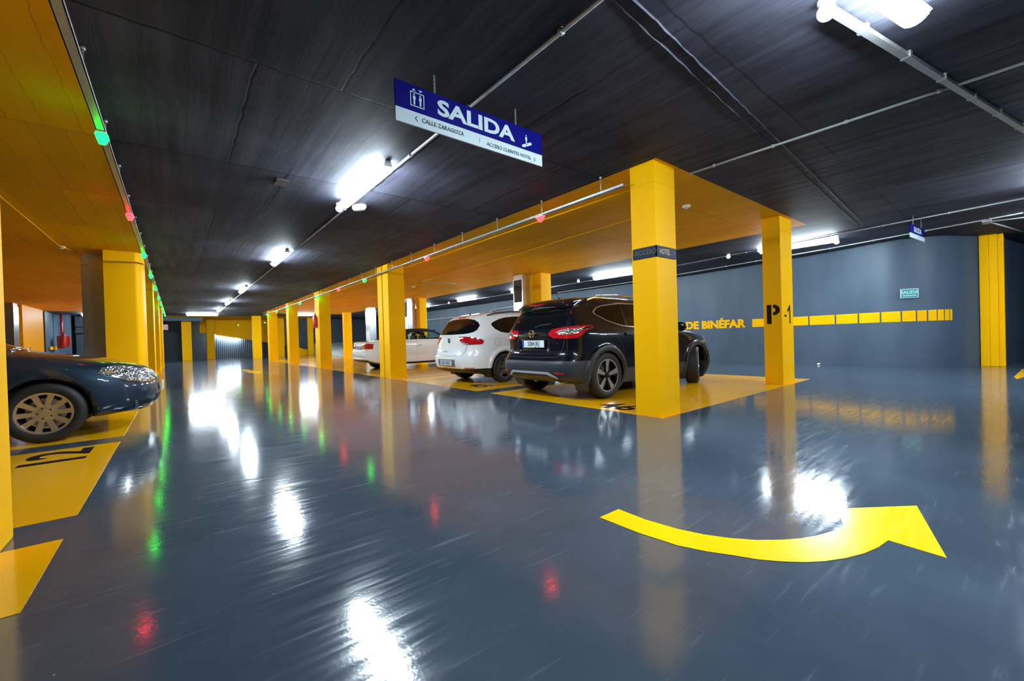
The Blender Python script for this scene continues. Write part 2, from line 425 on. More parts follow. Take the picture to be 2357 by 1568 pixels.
# ------------------------------------------------------------------ columns
def column(x0, x1, y0, y1, label, bev=.012, group=None, h=H, mat=None):
    bm = NB(); box(bm, x0, x1, y0, y1, 0, h, bev=bev)
    o = obj('column', bm, mat or M['col']); return tag(o, label, 'column', group)
col_sign = column(4.28, 4.72, 2.635, 2.96, 'big yellow square column with a dark hotel sign band, nearest on the right')
col_p1 = column(8.20, 8.77, 2.66, 2.95, 'yellow square column stencilled P -1 beside the right-hand lane')
column(4.28, 4.73, 10.30, 10.66, 'front half of the twin yellow column between the white hatchback and the convertible')
column(4.28, 4.73, 10.72, 11.02, 'rear half of the twin yellow column, split off by a dark groove')
column(4.28, 4.70, 16.95, 17.60, 'yellow column beyond the convertible with a red extinguisher at its side')
column(4.28, 4.70, 22.45, 23.0, 'second yellow column beyond the extinguisher column, right of the aisle')
column(4.28, 4.74, 28.0, 28.5, 'farthest yellow column on the right edge of the aisle')
column(8.83, 9.27, 9.42, 9.84, 'yellow inner column behind the black car, beside a steel duct')
column(8.95, 9.32, 17.9, 18.28, 'yellow inner column seen above the convertible roof')
column(8.72, 9.2, 28.4, 28.8, 'yellow inner column left of the convertible boot')
column(8.05, 8.45, 35.3, 35.6, 'small distant yellow inner column left of the extinguisher')
column(-1.16, -.69, 2.9, 3.36, 'near yellow column cut by the left edge of the picture')
# second left column: rounded on the lane side
def round_col(label, x0, x1, y0, y1, r):
    pts = [(x0, y0), (x1 - r, y0)]
    for i in range(1, 9):
        t = i / 8 * PI / 2; pts.append((x1 - r + r * math.sin(t), y0 + r * 2.2 - r * 2.2 * math.cos(t)))
    pts += [(x1, y1), (x0, y1)]
    bm = NB(); prism(bm, pts, 0, H); return tag(obj('column', bm, M['col'], smooth=True), label, 'column')
round_col('yellow column with a rounded lane side behind the dark blue car', -1.08, -.49, 11.5, 12.35, .14)
column(-1.0, -.50, 16.6, 17.5, 'third yellow column along the left side of the aisle')
column(-1.0, -.50, 21.9, 22.8, 'fourth yellow column along the left side of the aisle')
column(-1.0, -.50, 27.6, 28.6, 'last yellow column along the left side of the aisle')
column(-5.45, -4.96, 26.4, 29.9, 'wide yellow pier in the left background above the dark car bonnet')
column(.33, .87, 36.6, 37.0, 'bright yellow column at the far end of the aisle, left of the others')
column(1.80, 2.28, 38.6, 39.0, 'darker yellow column at the far end under the sloping beam')
column(4.10, 4.62, 33.2, 33.6, 'yellow column at the far end, right end of the sloping beam', group=None)
# right-wall column: two shafts with a groove
bm = NB(); box(bm, 14.1, 14.5, .50, .64, 0, H, bev=.01); box(bm, 14.13, 14.6, .37, .50, 0, H, bev=.01); box(bm, 14.2, 14.7, .28, .37, 0, H, bev=.01)
tag(obj('column', bm, M['col']), 'slim ribbed yellow column at the end of the curved wall, far right', 'column')

# sign band on the near right column
t = thing('column_sign', 'dark band sign reading ACCESO HOTEL wrapped round the big yellow column', 'sign', (4.28, 2.635, 1.91))
bm = NB(); z0, z1 = -.062, .062
box(bm, -.012, -.0005, -.012, .30, z0, z1); box(bm, -.012, .412, -.012, -.0005, z0, z1)
obj('sign_band', bm, M['signdark'], t)
me = text_mesh('ACCESO', .075, bold=.0, extrude=.0006, sx=1.0); link('lettering', me, M['signgrey'], t, (-.0130, .13, 0), (PI / 2, 0, -PI / 2))
me = text_mesh('HOTEL', .085, bold=.001, extrude=.0006, sx=.82); link('lettering', me, M['signgold'], t, (.165, -.0130, 0), (PI / 2, 0, 0))
me = text_mesh('>', .085, bold=0, extrude=.0006); link('lettering', me, M['signgrey'], t, (.355, -.0130, 0), (PI / 2, 0, 0))

# P -1 stencil
t = thing('level_stencil', 'large black stencilled P -1 painted round the corner of the second right column', 'lettering', (8.2, 2.66, 1.24))
bm = NB()
def rectP(u0, u1, v0, v1): box(bm, -.0025, -.0005, u0, u1, v0, v1)
rectP(.16, .235, -.17, .17)                                   # stem (u grows to the left as seen)
pts = []
for i in range(13):
    a = -PI / 2 + PI * i / 12; pts.append((.130 - .105 * math.cos(a), .075 + .095 * math.sin(a)))
inn = []
for i in range(13):
    a = PI / 2 - PI * i / 12; inn.append((.14 - .045 * math.cos(a), .075 + .042 * math.sin(a)))
vs1 = [bm.verts.new((-.0025, p[0], p[1])) for p in pts]; vs2 = [bm.verts.new((-.0025, p[0], p[1])) for p in reversed(inn)]
for i in range(12): bm.faces.new((vs1[i], vs1[i + 1], vs2[i + 1], vs2[i]))
obj('letter_p', bm, M['blackpaint'], t)
bm = NB(); box(bm, .12, .22, -.0035, -.0005, -.05, -.015)
prism(bm, [(.365, -.17), (.41, -.17), (.41, .16), (.375, .16), (.265, .07), (.285, .03), (.365, .09)], 0, .0035, M=Matrix.Rotation(PI / 2, 4, 'X'))
obj('number_one', bm, M['blackpaint'], t)

# ------------------------------------------------------------------ wall lettering and stripe
t = thing('wall_lettering', 'yellow words DE BINEFAR with accent painted on the blue-grey wall behind the black car', 'lettering', (14, 6.5, 1.18))
me = text_mesh('DE BIN\u00c9FAR', .33, bold=.016, extrude=.002)
xs = [v.co.x for v in me.vertices]; ys = [v.co.y for v in me.vertices]; x0, x1 = min(xs), max(xs)
sx = (7.52 - 5.47) / (x1 - x0)
base = -.122
ymin = min(ys)
for v in me.vertices:
    y = 7.52 - (v.co.x - x0) * sx
    v.co = Vector((wallX(y) - .006 - v.co.z - 14, y - 6.5, (v.co.y - ymin) * (.245 / .235) + base))
link('letters', me, M['wall_y'], t)
t = thing('wall_stripe', 'row of shrinking yellow blocks painted along the curved blue-grey wall', 'wall marking', (13.5, 3, 1.18))
segs = [(5.27, 3.742), (3.70, 3.115), (3.075, 2.61), (2.575, 2.17), (2.135, 1.80), (1.775, 1.56), (1.535, 1.395), (1.37, 1.247), (1.23, 1.142), (1.128, 1.065), (1.055, 1.025)]
for a, b in segs:
    bm = NB(); n = max(2, int((a - b) / .08)); rows = []
    for i in range(n + 1):
        y = a + (b - a) * i / n; x = wallX(y)
        rows.append([bm.verts.new((x - q - 13.5, y - 3 - (q * .3 if y < 1.8 else 0), z)) for q in (.009, -.003) for z in (-.118, .124)])
    for r0, r1 in zip(rows, rows[1:]):
        bm.faces.new((r0[0], r0[1], r1[1], r1[0])); bm.faces.new((r0[1], r0[3], r1[3], r1[1])); bm.faces.new((r0[0], r1[0], r1[2], r0[2]))
    bm.faces.new((rows[0][0], rows[0][2], rows[0][3], rows[0][1])); bm.faces.new((rows[-1][0], rows[-1][1], rows[-1][3], rows[-1][2]))
    obj('stripe_block', bm, M['wall_y'], t)

# green exit sign on the curved wall
t = thing('exit_sign', 'small green SALIDA exit sign with white border on the curved wall', 'sign', (12.99, 1.655, 1.70), -PI / 2 + math.atan2(13.096 - 12.955, 1.783 - 1.512))
bm = NB(); box(bm, -.16, .16, -.022, -.008, -.105, .105); obj('sign_board', bm, M['signwhite'], t)
bm = NB(); box(bm, -.145, .145, -.026, -.0215, -.092, .092); obj('sign_face', bm, M['signgreen'], t)
me = text_mesh('SALIDA', .095, bold=.002, extrude=.001); link('lettering', me, M['signwhite'], t, (0, -.0275, .022), (PI / 2, 0, 0))
bm = NB(); box(bm, -.105, .115, -.0285, -.0258, -.058, -.042); prism(bm, [(-.125, -.05), (-.095, -.035), (-.095, -.065)], .0258, .0285, M=Matrix.Rotation(PI / 2, 4, 'X')); obj('arrow_mark', bm, M['signwhite'], t)

# ------------------------------------------------------------------ hanging signs
def lens_person(bm, cx, cz, s, y=-.0):
    M4 = Matrix.Rotation(PI / 2, 4, 'X')
    prism(bm, [(cx - .2 * s, cz + .55 * s), (cx + .2 * s, cz + .55 * s), (cx + .24 * s, cz), (cx + .13 * s, cz), (cx + .13 * s, cz - .8 * s), (cx - .13 * s, cz - .8 * s), (cx - .13 * s, cz), (cx - .24 * s, cz)], .0, .0012, M=M4)
    prism(bm, [(cx + .14 * s * math.cos(a * PI / 5), cz + .78 * s + .14 * s * math.sin(a * PI / 5)) for a in range(10)], 0, .0012, M=M4)
def ring_rect(bm, x0, x1, z0, z1, w, r=.01):
    M4 = Matrix.Rotation(PI / 2, 4, 'X')
    for a in ((x0, x1, z0, z0 + w), (x0, x1, z1 - w, z1), (x0, x0 + w, z0 + w, z1 - w), (x1 - w, x1, z0 + w, z1 - w)):
        prism(bm, [(a[0], a[2]), (a[1], a[2]), (a[1], a[3]), (a[0], a[3])], 0, .0012, M=M4)
def fit_text(s, x0, x1, z0, z1, mat, parent, name, y=-.0025, bold=.0, rx=PI / 2):
    me = text_mesh(s, .1, bold=bold, extrude=.0006)
    xs = [v.co.x for v in me.vertices]; ys = [v.co.y for v in me.vertices]
    for v in me.vertices:
        v.co.x = x0 + (v.co.x - min(xs)) * (x1 - x0) / (max(xs) - min(xs)); v.co.y = z0 + (v.co.y - min(ys)) * (z1 - z0) / (max(ys) - min(ys))
    return link(name, me, mat, parent, (0, y, 0), (rx, 0, 0))
def hanging_sign(loc, w, h, label, full=True, rz=0.0, chain=.15):
    t = thing('hanging_sign', label, 'sign', loc, rz)
    bm = NB(); box(bm, -w / 2, w / 2, 0, .012, -h * .155, h / 2); obj('blue_panel', bm, M['blue'], t)
    bm = NB(); box(bm, -w / 2, w / 2, 0, .012, -h * .5, -h * .1555); obj('white_panel', bm, M['signwhite'], t)
    fit_text('SALIDA', -.263 * w, .272 * w, -.035 * h, .385 * h, M['signwhite'], t, 'title', bold=.0035)
    for sx_ in (-.274, .287):
        n = 9; x = w * sx_; a = .007; L = chain / n * .62; first = None
        for i in range(n):
            zc = h / 2 + (i + .5) * chain / n
            if first is None:
                bm = NB()
                for q in ((-a, -a + .003), (a - .003, a)): box(bm, q[0], q[1], -.0013, .0013, -L, L)
                for q in ((-L, -L + .003), (L - .003, L)): box(bm, -a, a, -.0013, .0013, q[0], q[1])
                first = o = obj('chain_link', bm, M['galv'], t)
            else: o = clone(first, t)
            o.location = (x, .006, zc); o.rotation_euler = (0, 0, PI / 2 * (i % 2))
    if full:
        M4 = Matrix.Rotation(PI / 2, 4, 'X'); y = -.0015
        bm = NB(); cx = -w * .380; cz = h * .155
        ring_rect(bm, cx - .055, cx + .055, cz - .052, cz + .052, .006)
        lens_person(bm, cx - .024, cz - .002, .046); lens_person(bm, cx + .024, cz - .002, .046)
        prism(bm, [(cx - .042, cz + .060), (cx - .010, cz + .060), (cx - .026, cz + .076)], 0, .0012, M=M4)
        prism(bm, [(cx + .010, cz + .076), (cx + .042, cz + .076), (cx + .026, cz + .060)], 0, .0012, M=M4)
        obj('lift_symbol', bm, M['signwhite'], t, (0, y, 0))
        bm = NB(); cx = w * .368; cz = h * .10
        lens_person(bm, cx - .004, cz + .012, .050)
        prism(bm, [(cx - .052, cz - .056), (cx - .03, cz - .056), (cx + .058, cz - .014), (cx + .058, cz + .004), (cx + .04, cz + .004), (cx - .052, cz - .038)], 0, .0012, M=M4)
        obj('escalator_symbol', bm, M['signwhite'], t, (0, y, 0))
        fit_text('CALLE ZARAGOZA', -.356 * w, -.099 * w, -.365 * h, -.255 * h, M['signtext'], t, 'lettering', bold=.001)
        fit_text('ACCESO CLIENTES HOTEL', .057 * w, .404 * w, -.405 * h, -.305 * h, M['signtext'], t, 'lettering', bold=.0006)
        for s_, x, z in (('<', -.388, -.31), ('>', .432, -.37), ('|', .007, -.33)):
            fit_text(s_, x * w - (.009 if s_ != '|' else .001), x * w + (.009 if s_ != '|' else .001), (z - .07) * h, (z + .07) * h, M['signtext'], t, 'arrow_mark')
    return t
hanging_sign((1.94, 2.75, 2.665), 1.40, .29, 'large blue and white SALIDA sign with CALLE ZARAGOZA line, hung in the near lane', True, 0, .14)
hanging_sign((10.62, 1.22, 2.66), .92, .24, 'small distant blue and white hanging sign near the curved wall', False, -.09, .17)

# ------------------------------------------------------------------ fluorescent fixtures
G_L = 'ceiling fluorescent fixtures'
def fixture_proto():
    t = thing('fluorescent_light', '', 'lamp', (0, 0, 0), group=G_L)
    bm = NB()
    prism(bm, [(-.05, 0), (.05, 0), (.03, .07), (-.03, .07)], -.79, .79, M=Matrix.Rotation(PI / 2, 4, 'X'))
    obj('housing', bm, M['white'], t, (0, 0, -.072))
    bm = NB(); pr = []
    for i in range(9):
        a = PI + PI * i / 8; pr.append((.072 * math.cos(a), .062 * math.sin(a)))
    prism(bm, pr, -.76, .76, M=Matrix.Rotation(PI / 2, 4, 'X'))
    for v in bm.verts:
        if abs(v.co.y) > .75 and v.co.z < -.02: v.co.y *= .965
    obj('diffuser', bm, M['lamp'], t, (0, 0, -.066), smooth=True)
    return t
proto = fixture_proto(); used = [0]
def fixture(x, y, rz, label):
    t = proto if not used[0] else clone(proto); used[0] += 1
    t.location = (x, y, H); t.rotation_euler = (0, 0, rz); t['label'] = label; return t
ords = ['nearest', 'second', 'third', 'fourth', 'fifth']
for k, y in enumerate((5.15, 10.45, 16.9, 22.2, 27.0)):
    fixture(1.86, y, 0, '%s glowing tube light of the row down the long aisle' % ords[k].capitalize())
for k, y in enumerate((3.3, 8.45, 12.9, 17.2, 21.9, 27.0)):
    fixture(11.15, y, .03, ['glowing tube light right of the P -1 column by the curved wall', 'glowing tube light just left of the big sign column', 'tube light beyond the inner column with the duct', 'glowing tube light above the white hatchback', 'glowing tube light right beside the far inner column', 'farthest tube light of the back lane'][k])
fixture(2.88, .555, PI / 2 - .206, 'very large glowing tube light at the top right corner of the picture')
fixture(1.30, 31.3, PI / 2, 'wide glowing tube light lying across the far end of the long aisle')
fixture(6.75, 30.6, PI / 2, 'glowing tube light across the end of the right bays')
fixture(8.9, -.45, PI / 2 + .2, 'tube light over the near lane right of the view')
fixture(11.4, -1.2, 0.03, 'tube light behind the viewer before the curved wall')
fixture(-3.2, 32.5, PI / 2, 'tube light behind the left bays')
# tilted light on the sloping beam
t = clone(proto); t.location = (3.25, 39.6, 1.66); t.rotation_euler = (0, 0, 0); t['label'] = 'tilted glowing tube light on the dark gate under the sloping beam'
t.rotation_euler = (PI / 2, 0, 0); t.rotation_euler = (Matrix.Rotation(.2, 4, 'Y') @ Matrix.Rotation(PI / 2, 4, 'X').to_4x4() @ Matrix.Rotation(PI / 2, 4, 'Z')).to_euler()
# round emergency lamps by the fixtures
G_E = 'round emergency lamps'
def emer_proto():
    t = thing('emergency_lamp', '', 'lamp', group=G_E)
    bm = NB(); lathe(bm, [(.045, 0), (.045, -.02), (.02, -.025), (.02, -.035)], 20); obj('base', bm, M['white'], t)
    bm = NB(); bmesh.ops.create_uvsphere(bm, u_segments=16, v_segments=10, radius=.05)
    for v in bm.verts: v.co.z -= .075
    obj('globe', bm, M['bulb'], t, smooth=True); return t
ep = emer_proto(); n_ = 0
for x, y, l in ((1.86, 6.12, 'small white globe lamp at the far end of the nearest aisle tube light'), (3.10, .73, 'white globe lamp at the end of the tray by the large top right light'),
                (11.1, 4.78, 'tiny globe lamp between the P -1 column and the sign column'), (11.1, 9.9, 'tiny globe lamp left of the tube light by the sign column'), (11.3, 19.2, 'tiny globe lamp left of the tube light above the white hatchback'), (11.5, 2.62, 'small globe lamp under the tube light by the curved wall')):
    t = ep if n_ == 0 else clone(ep); n_ += 1; t.location = (x, y, H); t['label'] = l
bm = NB(); lathe(bm, [(.0, -.075), (.07, -.07), (.09, -.03), (.085, 0)], 20)
for v in bm.verts: v.co.x *= .7; v.co.y *= 1.3
tag(obj('camera_dome', bm, M['white'], None, (2.12, 6.05, H), (0, 0, .6), smooth=True), 'white oval camera dome beside the nearest aisle globe lamp', 'camera')
# smoke detectors
for x, y, l in ((6.26, 3.31, 'white smoke detector on the yellow ceiling right of the sign column'), (-1.64, 11.5, 'white smoke detector on the left yellow ceiling by the second column'), (6.88, 14.2, 'small white detector on the yellow ceiling above the white hatchback')):
    t = thing('smoke_detector', l, 'smoke detector', (x, y, H), group='ceiling smoke detectors')
    bm = NB(); lathe(bm, [(.06, 0), (.06, -.02), (.045, -.035), (.0, -.036)], 20); obj('base', bm, M['white'], t, smooth=True)
    bm = NB(); lathe(bm, [(.025, -.034), (.028, -.05), (.0, -.06)], 16); obj('sensor_head', bm, M['pvc'], t, smooth=True)

# ------------------------------------------------------------------ conduits and trays
def conduit(pts, r, label, clips=.75, mat=None, name='conduit', clipmat=None, cr=1.5):
    t = thing(name, label, 'conduit', pts[0])
    P = [Vector(p) - Vector(pts[0]) for p in pts]
    bm = NB(); path(bm, P, r); obj('pipe', bm, mat or M['pvc'], t)
    if clips:
        acc = clips * .5; first = None
        for a, b in zip(P, P[1:]):
            L = (b - a).length; d = (b - a) / L
            while acc < L:
                c = a + d * acc
                if first is None:
                    bm = NB(); tube(bm, -d * .012, d * .012, r * cr, 8); box(bm, -.004, .004, -.004, .004, 0, r + .008)
                    first = o = obj('clip', bm, clipmat or M['pvc'], t)
                else: o = clone(first, t)
                o.location = c; acc += clips
            acc -= L
    return t
zc = H - .022
conduit([(1.98, -2, zc), (1.98, 6.2, zc), (1.98, 28, zc)], .016, 'grey conduit running along the aisle lights and behind the large sign', 1.1, M['galv'])
conduit([(4.99, 2.60, zc), (5.03, .3, zc), (5.06, -2, zc)], .012, 'thin grey conduit crossing the dark ceiling from the sign column to the tray', .62)
conduit([(11.6, 7.5, zc), (11.35, 5.5, zc), (10.45, -.2, zc), (10.1, -2.4, zc)], .013, 'thin grey conduit above the small distant hanging sign', .9)
conduit([(11.75, 31, zc), (11.75, 12., zc), (11.6, 7.5, zc)], .013, 'thin conduit along the back lane lights', 1.6)
conduit([(13.5, 13.3, zc), (13.5, 9.4, zc), (13.28, 7.3, zc), (12.6, 3.0, zc), (11.84, 0, zc), (11.3, -2, zc)], .014, 'lower thin conduit along the top of the curved wall', .9)
conduit([(12.1, .45, zc), (14.6, -.05, zc), (16, -.35, zc)], .014, 'short grey conduit leaving the junction box at the upper right', 0)
conduit([(12.25, .42, zc), (12.6, -.7, zc), (12.7, -2, zc)], .014, 'grey conduit behind the junction box at the upper right', 0)
conduit([(-1.62, 7.0, zc), (-1.66, 8.2, zc), (-1.64, 11.3, zc), (-1.5, 11.9, zc)], .011, 'yellow painted conduit under the left yellow ceiling', 0, M['ceil_y'])
conduit([(4.86, 4.0 - 1.0, zc), (4.86, 9.7, zc), (4.86, 16.9, zc)], .013, 'yellow painted conduit under the right yellow ceiling, next to the indicator rail', 0, M['ceil_y'])
conduit([(6.1, 4.2, zc), (6.3, 7.5, zc), (6.45, 12.6, zc)], .010, 'thin yellow painted conduit across the middle of the right yellow ceiling', 0, M['ceil_y'])
conduit([(6.45, 12.72, zc), (7.75, 12.6, zc)], .013, 'short bare conduit on the yellow ceiling above the white hatchback', 0)
conduit([(13.9, 30, 2.35), (13.9, 19.5, 2.35), (13.9, 18.5, 2.55), (13.9, 15, 2.62)], .03, 'pale pipe bending up the back wall above the white hatchback', 0)
bm = NB(); box(bm, 11.98, 12.28, .38, .50, H - .06, H - .001, bev=.006); tag(obj('junction_box', bm, M['pvc']), 'grey junction box where conduits meet at the upper right', 'junction box')
bm = NB(); box(bm, .98, 1.12, 5.55, 5.75, H - .03, H - .001, bev=.004); tag(obj('ceiling_box', bm, M['darkvent']), 'small dark square cover on the ceiling left of the nearest aisle light', 'cover')
# straight tray beside the large near light
t = thing('cable_tray', 'slim grey tray running past the large top right light', 'cable tray', (3.2, .72, H - .045), -.206)
bm = NB(); box(bm, 0, 4.2, -.022, .022, 0, .03); obj('channel', bm, M['galv'], t)
for i in range(6):
    bm = NB(); box(bm, .35 + i * .62, .38 + i * .62, -.03, .03, -.003, .044); obj('bracket', bm, M['galv'], t)
# LED guidance rails on both sides of the aisle
def rail(x, y0, y1, z, label, rods, side):
    t = thing('guidance_rail', label, 'cable tray', (x, y0, z))
    bm = NB(); box(bm, -.028, .028, 0, y1 - y0, 0, .003); box(bm, -.028, -.022, 0, y1 - y0, 0, .028); box(bm, .022, .028, 0, y1 - y0, 0, .028)
    obj('channel', bm, M['galv'], t)
    for y in rods:
        bm = NB(); tube(bm, (0, y - y0, 0), (0, y - y0, H - z), .006, 8); tube(bm, (0, y - y0, H - z - .022), (0, y - y0, H - z), .016, 10); obj('hanger_rod', bm, M['galv'], t)
    return t
zr = 2.73
rail(4.2, 2.98, 29.2, zr, 'thin grey rail of indicator lights along the right bays', [3.33 + 1.08 * i for i in range(24)], 1)
rail(-.42, -1.0, 30, zr, 'grey rail of indicator lights along the left yellow ceiling edge', [.45 + 1.13 * i for i in range(26)], -1)
def led_proto(mat, name):
    t = thing('bay_indicator', '', 'indicator light')
    bm = NB(); box(bm, -.032, .032, -.08, .08, -.012, 0, bev=.004); obj('housing', bm, M['white'], t)
    bm = NB(); a = [(-.042, -.065, -.012), (.042, -.065, -.012), (.042, .065, -.012), (-.042, .065, -.012), (-.02, -.012, -.085), (.02, -.012, -.085), (.02, .012, -.085), (-.02, .012, -.085)]
    v = [bm.verts.new(p) for p in a]
    for f in ((0, 1, 2, 3), (4, 7, 6, 5), (0, 4, 5, 1), (1, 5, 6, 2), (2, 6, 7, 3), (3, 7, 4, 0)): bm.faces.new([v[i] for i in f])
    bmesh.ops.recalc_face_normals(bm, faces=bm.faces); bmesh.ops.bevel(bm, geom=list(bm.edges), offset=.006, segments=2, affect='EDGES')
    obj('lens', bm, mat, t, smooth=True); return t
pg = led_proto(M['ledg'], 'g'); pr_ = led_proto(M['ledr'], 'r'); ng = [0, 0]
def led(x, y, z, red, label):
    k = 1 if red else 0; p = (pg, pr_)[k]
    t = p if ng[k] == 0 else clone(p); ng[k] += 1
    t.location = (x, y, z); t['label'] = label; t['group'] = 'red bay indicators' if red else 'green bay indicators'
    return t
RL = [(4.45, 1), (8.0, 1), (11.75, 0), (14.15, 1), (16.85, 0), (19.65, 0), (22.35, 0), (24.95, 0), (27.9, 0)]
names = ['red indicator light over the black car', 'red indicator light over the white hatchback', 'green indicator light just left of the twin column', 'red indicator light over the convertible bay',
         'green indicator light at the extinguisher column', 'green indicator left of the extinguisher column', 'green indicator at the second column beyond the extinguisher', 'green indicator between the two farthest right columns', 'farthest green indicator on the right rail']
for (y, r), l in zip(RL, names): led(4.2, y, zr, r, l)
LL = [(4.72, 0), (7.35, 1), (10.3, 0), (13.2, 0), (16.0, 0), (19.0, 0), (21.7, 0), (24.2, 0), (26.8, 0), (29.4, 0)]
names = ['large near green indicator on the left rail', 'red indicator on the left rail over the dark blue car', 'third indicator of the left rail, green, by the rounded column'] + ['%s indicator of the left rail, green' % w for w in ('fourth', 'fifth', 'sixth', 'seventh', 'eighth', 'ninth', 'tenth and last')]
for (y, r), l in zip(LL, names): led(-.42, y, zr, r, l)
led(4.6, 31.5, 2.45, 0, 'lone low green indicator between the two farthest right columns'); led(3.75, 37.9, 2.55, 0, 'lone green indicator on the yellow face at the far end')

# ------------------------------------------------------------------ ducts, pipes, extinguisher
def duct(x0, x1, y0, y1, label, grille=True, face='x'):
    t = thing('ventilation_duct', label, 'duct', (x0, y0, 0))
    w, d = x1 - x0, y1 - y0
    bm = NB(); box(bm, 0, w, 0, d, .05, H - .12, bev=.008); box(bm, .02, w - .02, .02, d - .02, H - .12, H - .0); obj('casing', bm, M['steel'], t)
    if grille:
        bm = NB(); box(bm, -.010, -.001, .06, d - .06, 2.08, 2.78)
        for i in range(14): box(bm, -.018, -.008, .07, d - .07, 2.1 + i * .048, 2.115 + i * .048)
        obj('grille', bm, M['darkvent'], t)
    return t
duct(8.52, 8.93, 9.92, 10.40, 'stainless duct with dark grille beside the inner column behind the black car')
duct(8.52, 8.94, 18.32, 18.75, 'stainless duct beside the inner column above the convertible roof')
duct(8.78, 9.15, 23.9, 24.6, 'bright stainless duct above the convertible boot', False)
duct(-1.45, -1.10, 12.0, 12.5, 'dark brown looking duct left of the rounded left column', False)
duct(-5.5, -5.02, 25.5, 26.2, 'stainless duct beside the wide yellow pier in the left background', False)
t = thing('fire_extinguisher', 'red fire extinguisher hung on the column beyond the convertible', 'extinguisher', (4.19, 17.2, 1.55))
bm = NB(); lathe(bm, [(.0, -.0), (.07, .0), (.075, .02), (.075, .42), (.05, .48), (.02, .5)], 20); obj('cylinder', bm, M['red'], t, smooth=True)
bm = NB(); box(bm, -.02, .02, -.05, .02, .5, .56); tube(bm, (0, -.03, .52), (.0, -.1, .3), .01, 8); obj('valve', bm, M['black'], t)
bm = NB(); box(bm, .03, .09, -.02, .02, .1, .3); obj('bracket', bm, M['galv'], t)
t = thing('fire_extinguisher', 'red fire extinguisher on the left background wall below a red pipe', 'extinguisher', (-4.6, 31.9, 1.12))
bm = NB(); lathe(bm, [(.0, .0), (.1, .0), (.11, .03), (.11, .62), (.07, .7), (.03, .72)], 20); obj('cylinder', bm, M['red'], t, smooth=True)
bm = NB(); box(bm, -.04, .04, -.04, .04, .72, .8); obj('valve', bm, M['red'], t)
bm = NB(); box(bm, -.25, .0, .1, .35, -.05, .62, bev=.01); box(bm, .1, .22, .1, .3, .05, .6, bev=.01); obj('cabinet', bm, M['red'], t)
conduit([(-4.72, 32.4, H - .03), (-4.72, 32.4, 1.2)], .05, 'vertical red sprinkler pipe in the left background', 0, M['red'])

# left background
bm = NB(); box(bm, -6.5, -5.02, 30.6, 34.6, 0, H); tag(obj('wall_left_background', bm, M['wall']), kind='structure')
bm = NB(); box(bm, -5.02, -4.6, 33.6, 34.2, 0, H); tag(obj('wall_pier', bm, M['wall']), kind='structure')
bm = NB(); box(bm, -4.6, -1.4, 35.3, 35.5, 2.35, H); box(bm, -4.6, -1.4, 35.5, 35.6, 0, 2.35); box(bm, -4.6, -1.4, 35.25, 35.5, 1.98, 2.1)
tag(obj('door_1', bm, M['wall_dk']), kind='structure')
bm = NB(); box(bm, -5.0, -4.95, 31.2, 32.6, 1.02, 1.18); tag(obj('wall_box', bm, M['wall_y']), 'small yellow block on the left background wall above the bonnet', 'wall marking')
# far end: dark roller door, lintels
bm = NB(); box(bm, -1.4, 1.5, 35.6, 35.9, 2.72, H); tag(obj('trim_2', bm, M['wall']), kind='structure')
bm = NB(); box(bm, -1.4, 3.3, 40.2, 40.4, 0, H); box(bm, -1.4, .5, 38.4, 40.2, 1.98, 2.06)
tag(obj('wall_end', bm, M['wall_dk']), kind='structure')
bm = NB(); box(bm, -1.3, .25, 38.4, 38.5, 0, 1.98)
for i in range(24): box(bm, -1.3, .25, 38.38, 38.4, .04 + i * .08, .05 + i * .08)
tag(obj('door_2', bm, M['wall_dk']), kind='structure')
bm = NB(); box(bm, -.62, -.28, 35.5, 35.52, 2.1, 2.45); tag(obj('notice', bm, M['pink'], None, (-.08, -.6, 0)), 'pale pink notice hung at the far end left of the first far column', 'sign')
# ribbed gate behind the sloping beam
t = thing('ribbed_gate', 'dark blue gate of vertical bars under the sloping yellow beam at the far end', 'gate', (2.2, 40.0, 0))
bm = NB(); box(bm, 0, 6.5, .05, .12, 0, 2.2); obj('gate_panel', bm, M['wall_dk'], t)
bm = NB()
for i in range(50): box(bm, .05 + i * .13, .09 + i * .13, 0, .05, .02, 2.2)
obj('gate_bars', bm, M['gatebar'], t)
# sloping yellow ramp soffit with fascia
bm = NB()
MX = Matrix(((1, 0, 0, 0), (0, 0, 1, 0), (0, 1, 0, 0), (0, 0, 0, 1)))
prism(bm, [(1.45, H), (1.45, 1.98), (2.1, 1.93), (5.6, 1.17), (8.6, .55), (8.6, H)], 39.25, 39.6, M=MX)
prism(bm, [(1.42, 2.44), (1.42, 1.99), (2.1, 1.95), (5.6, 1.19), (8.6, .57), (8.6, .98), (5.6, 1.62), (2.1, 2.42)], 39.1, 39.25, M=MX)
tag(obj('ramp_beam', bm, M['wall_y']), 'yellow sloping beam falling to the right at the far end', 'beam')
# ramp behind the right bays
t = thing('ramp', 'pale concrete ramp rising behind the right bays', 'ramp', (0, 0, 0))
bm = NB(); v = [bm.verts.new(p) for p in ((8.5, 29.0, .001), (13.9, 28.0, .001), (13.9, 36, .97), (8.5, 36, .97), (8.5, 36, 0), (13.9, 36, 0))]
for f in ((0, 1, 2, 3), (3, 2, 5, 4), (0, 3, 4), (1, 5, 2), (0, 4, 5, 1)): bm.faces.new([v[i] for i in f])
bmesh.ops.recalc_face_normals(bm, faces=bm.faces); obj('ramp_surface', bm, M['pale'], t)
bm = NB(); prism(bm, [(6.75, 0), (8.48, 0), (8.48, .42), (7.73, .55), (7.26, .90), (6.75, 1.02)], 36.0, 36.2, M=MX); obj('parapet', bm, M['wall_y'], t)
bm = NB(); box(bm, 5.9, 6.6, 36.4, 36.6, 0, H); tag(obj('wall_yellow', bm, M['wall_y']), kind='structure')
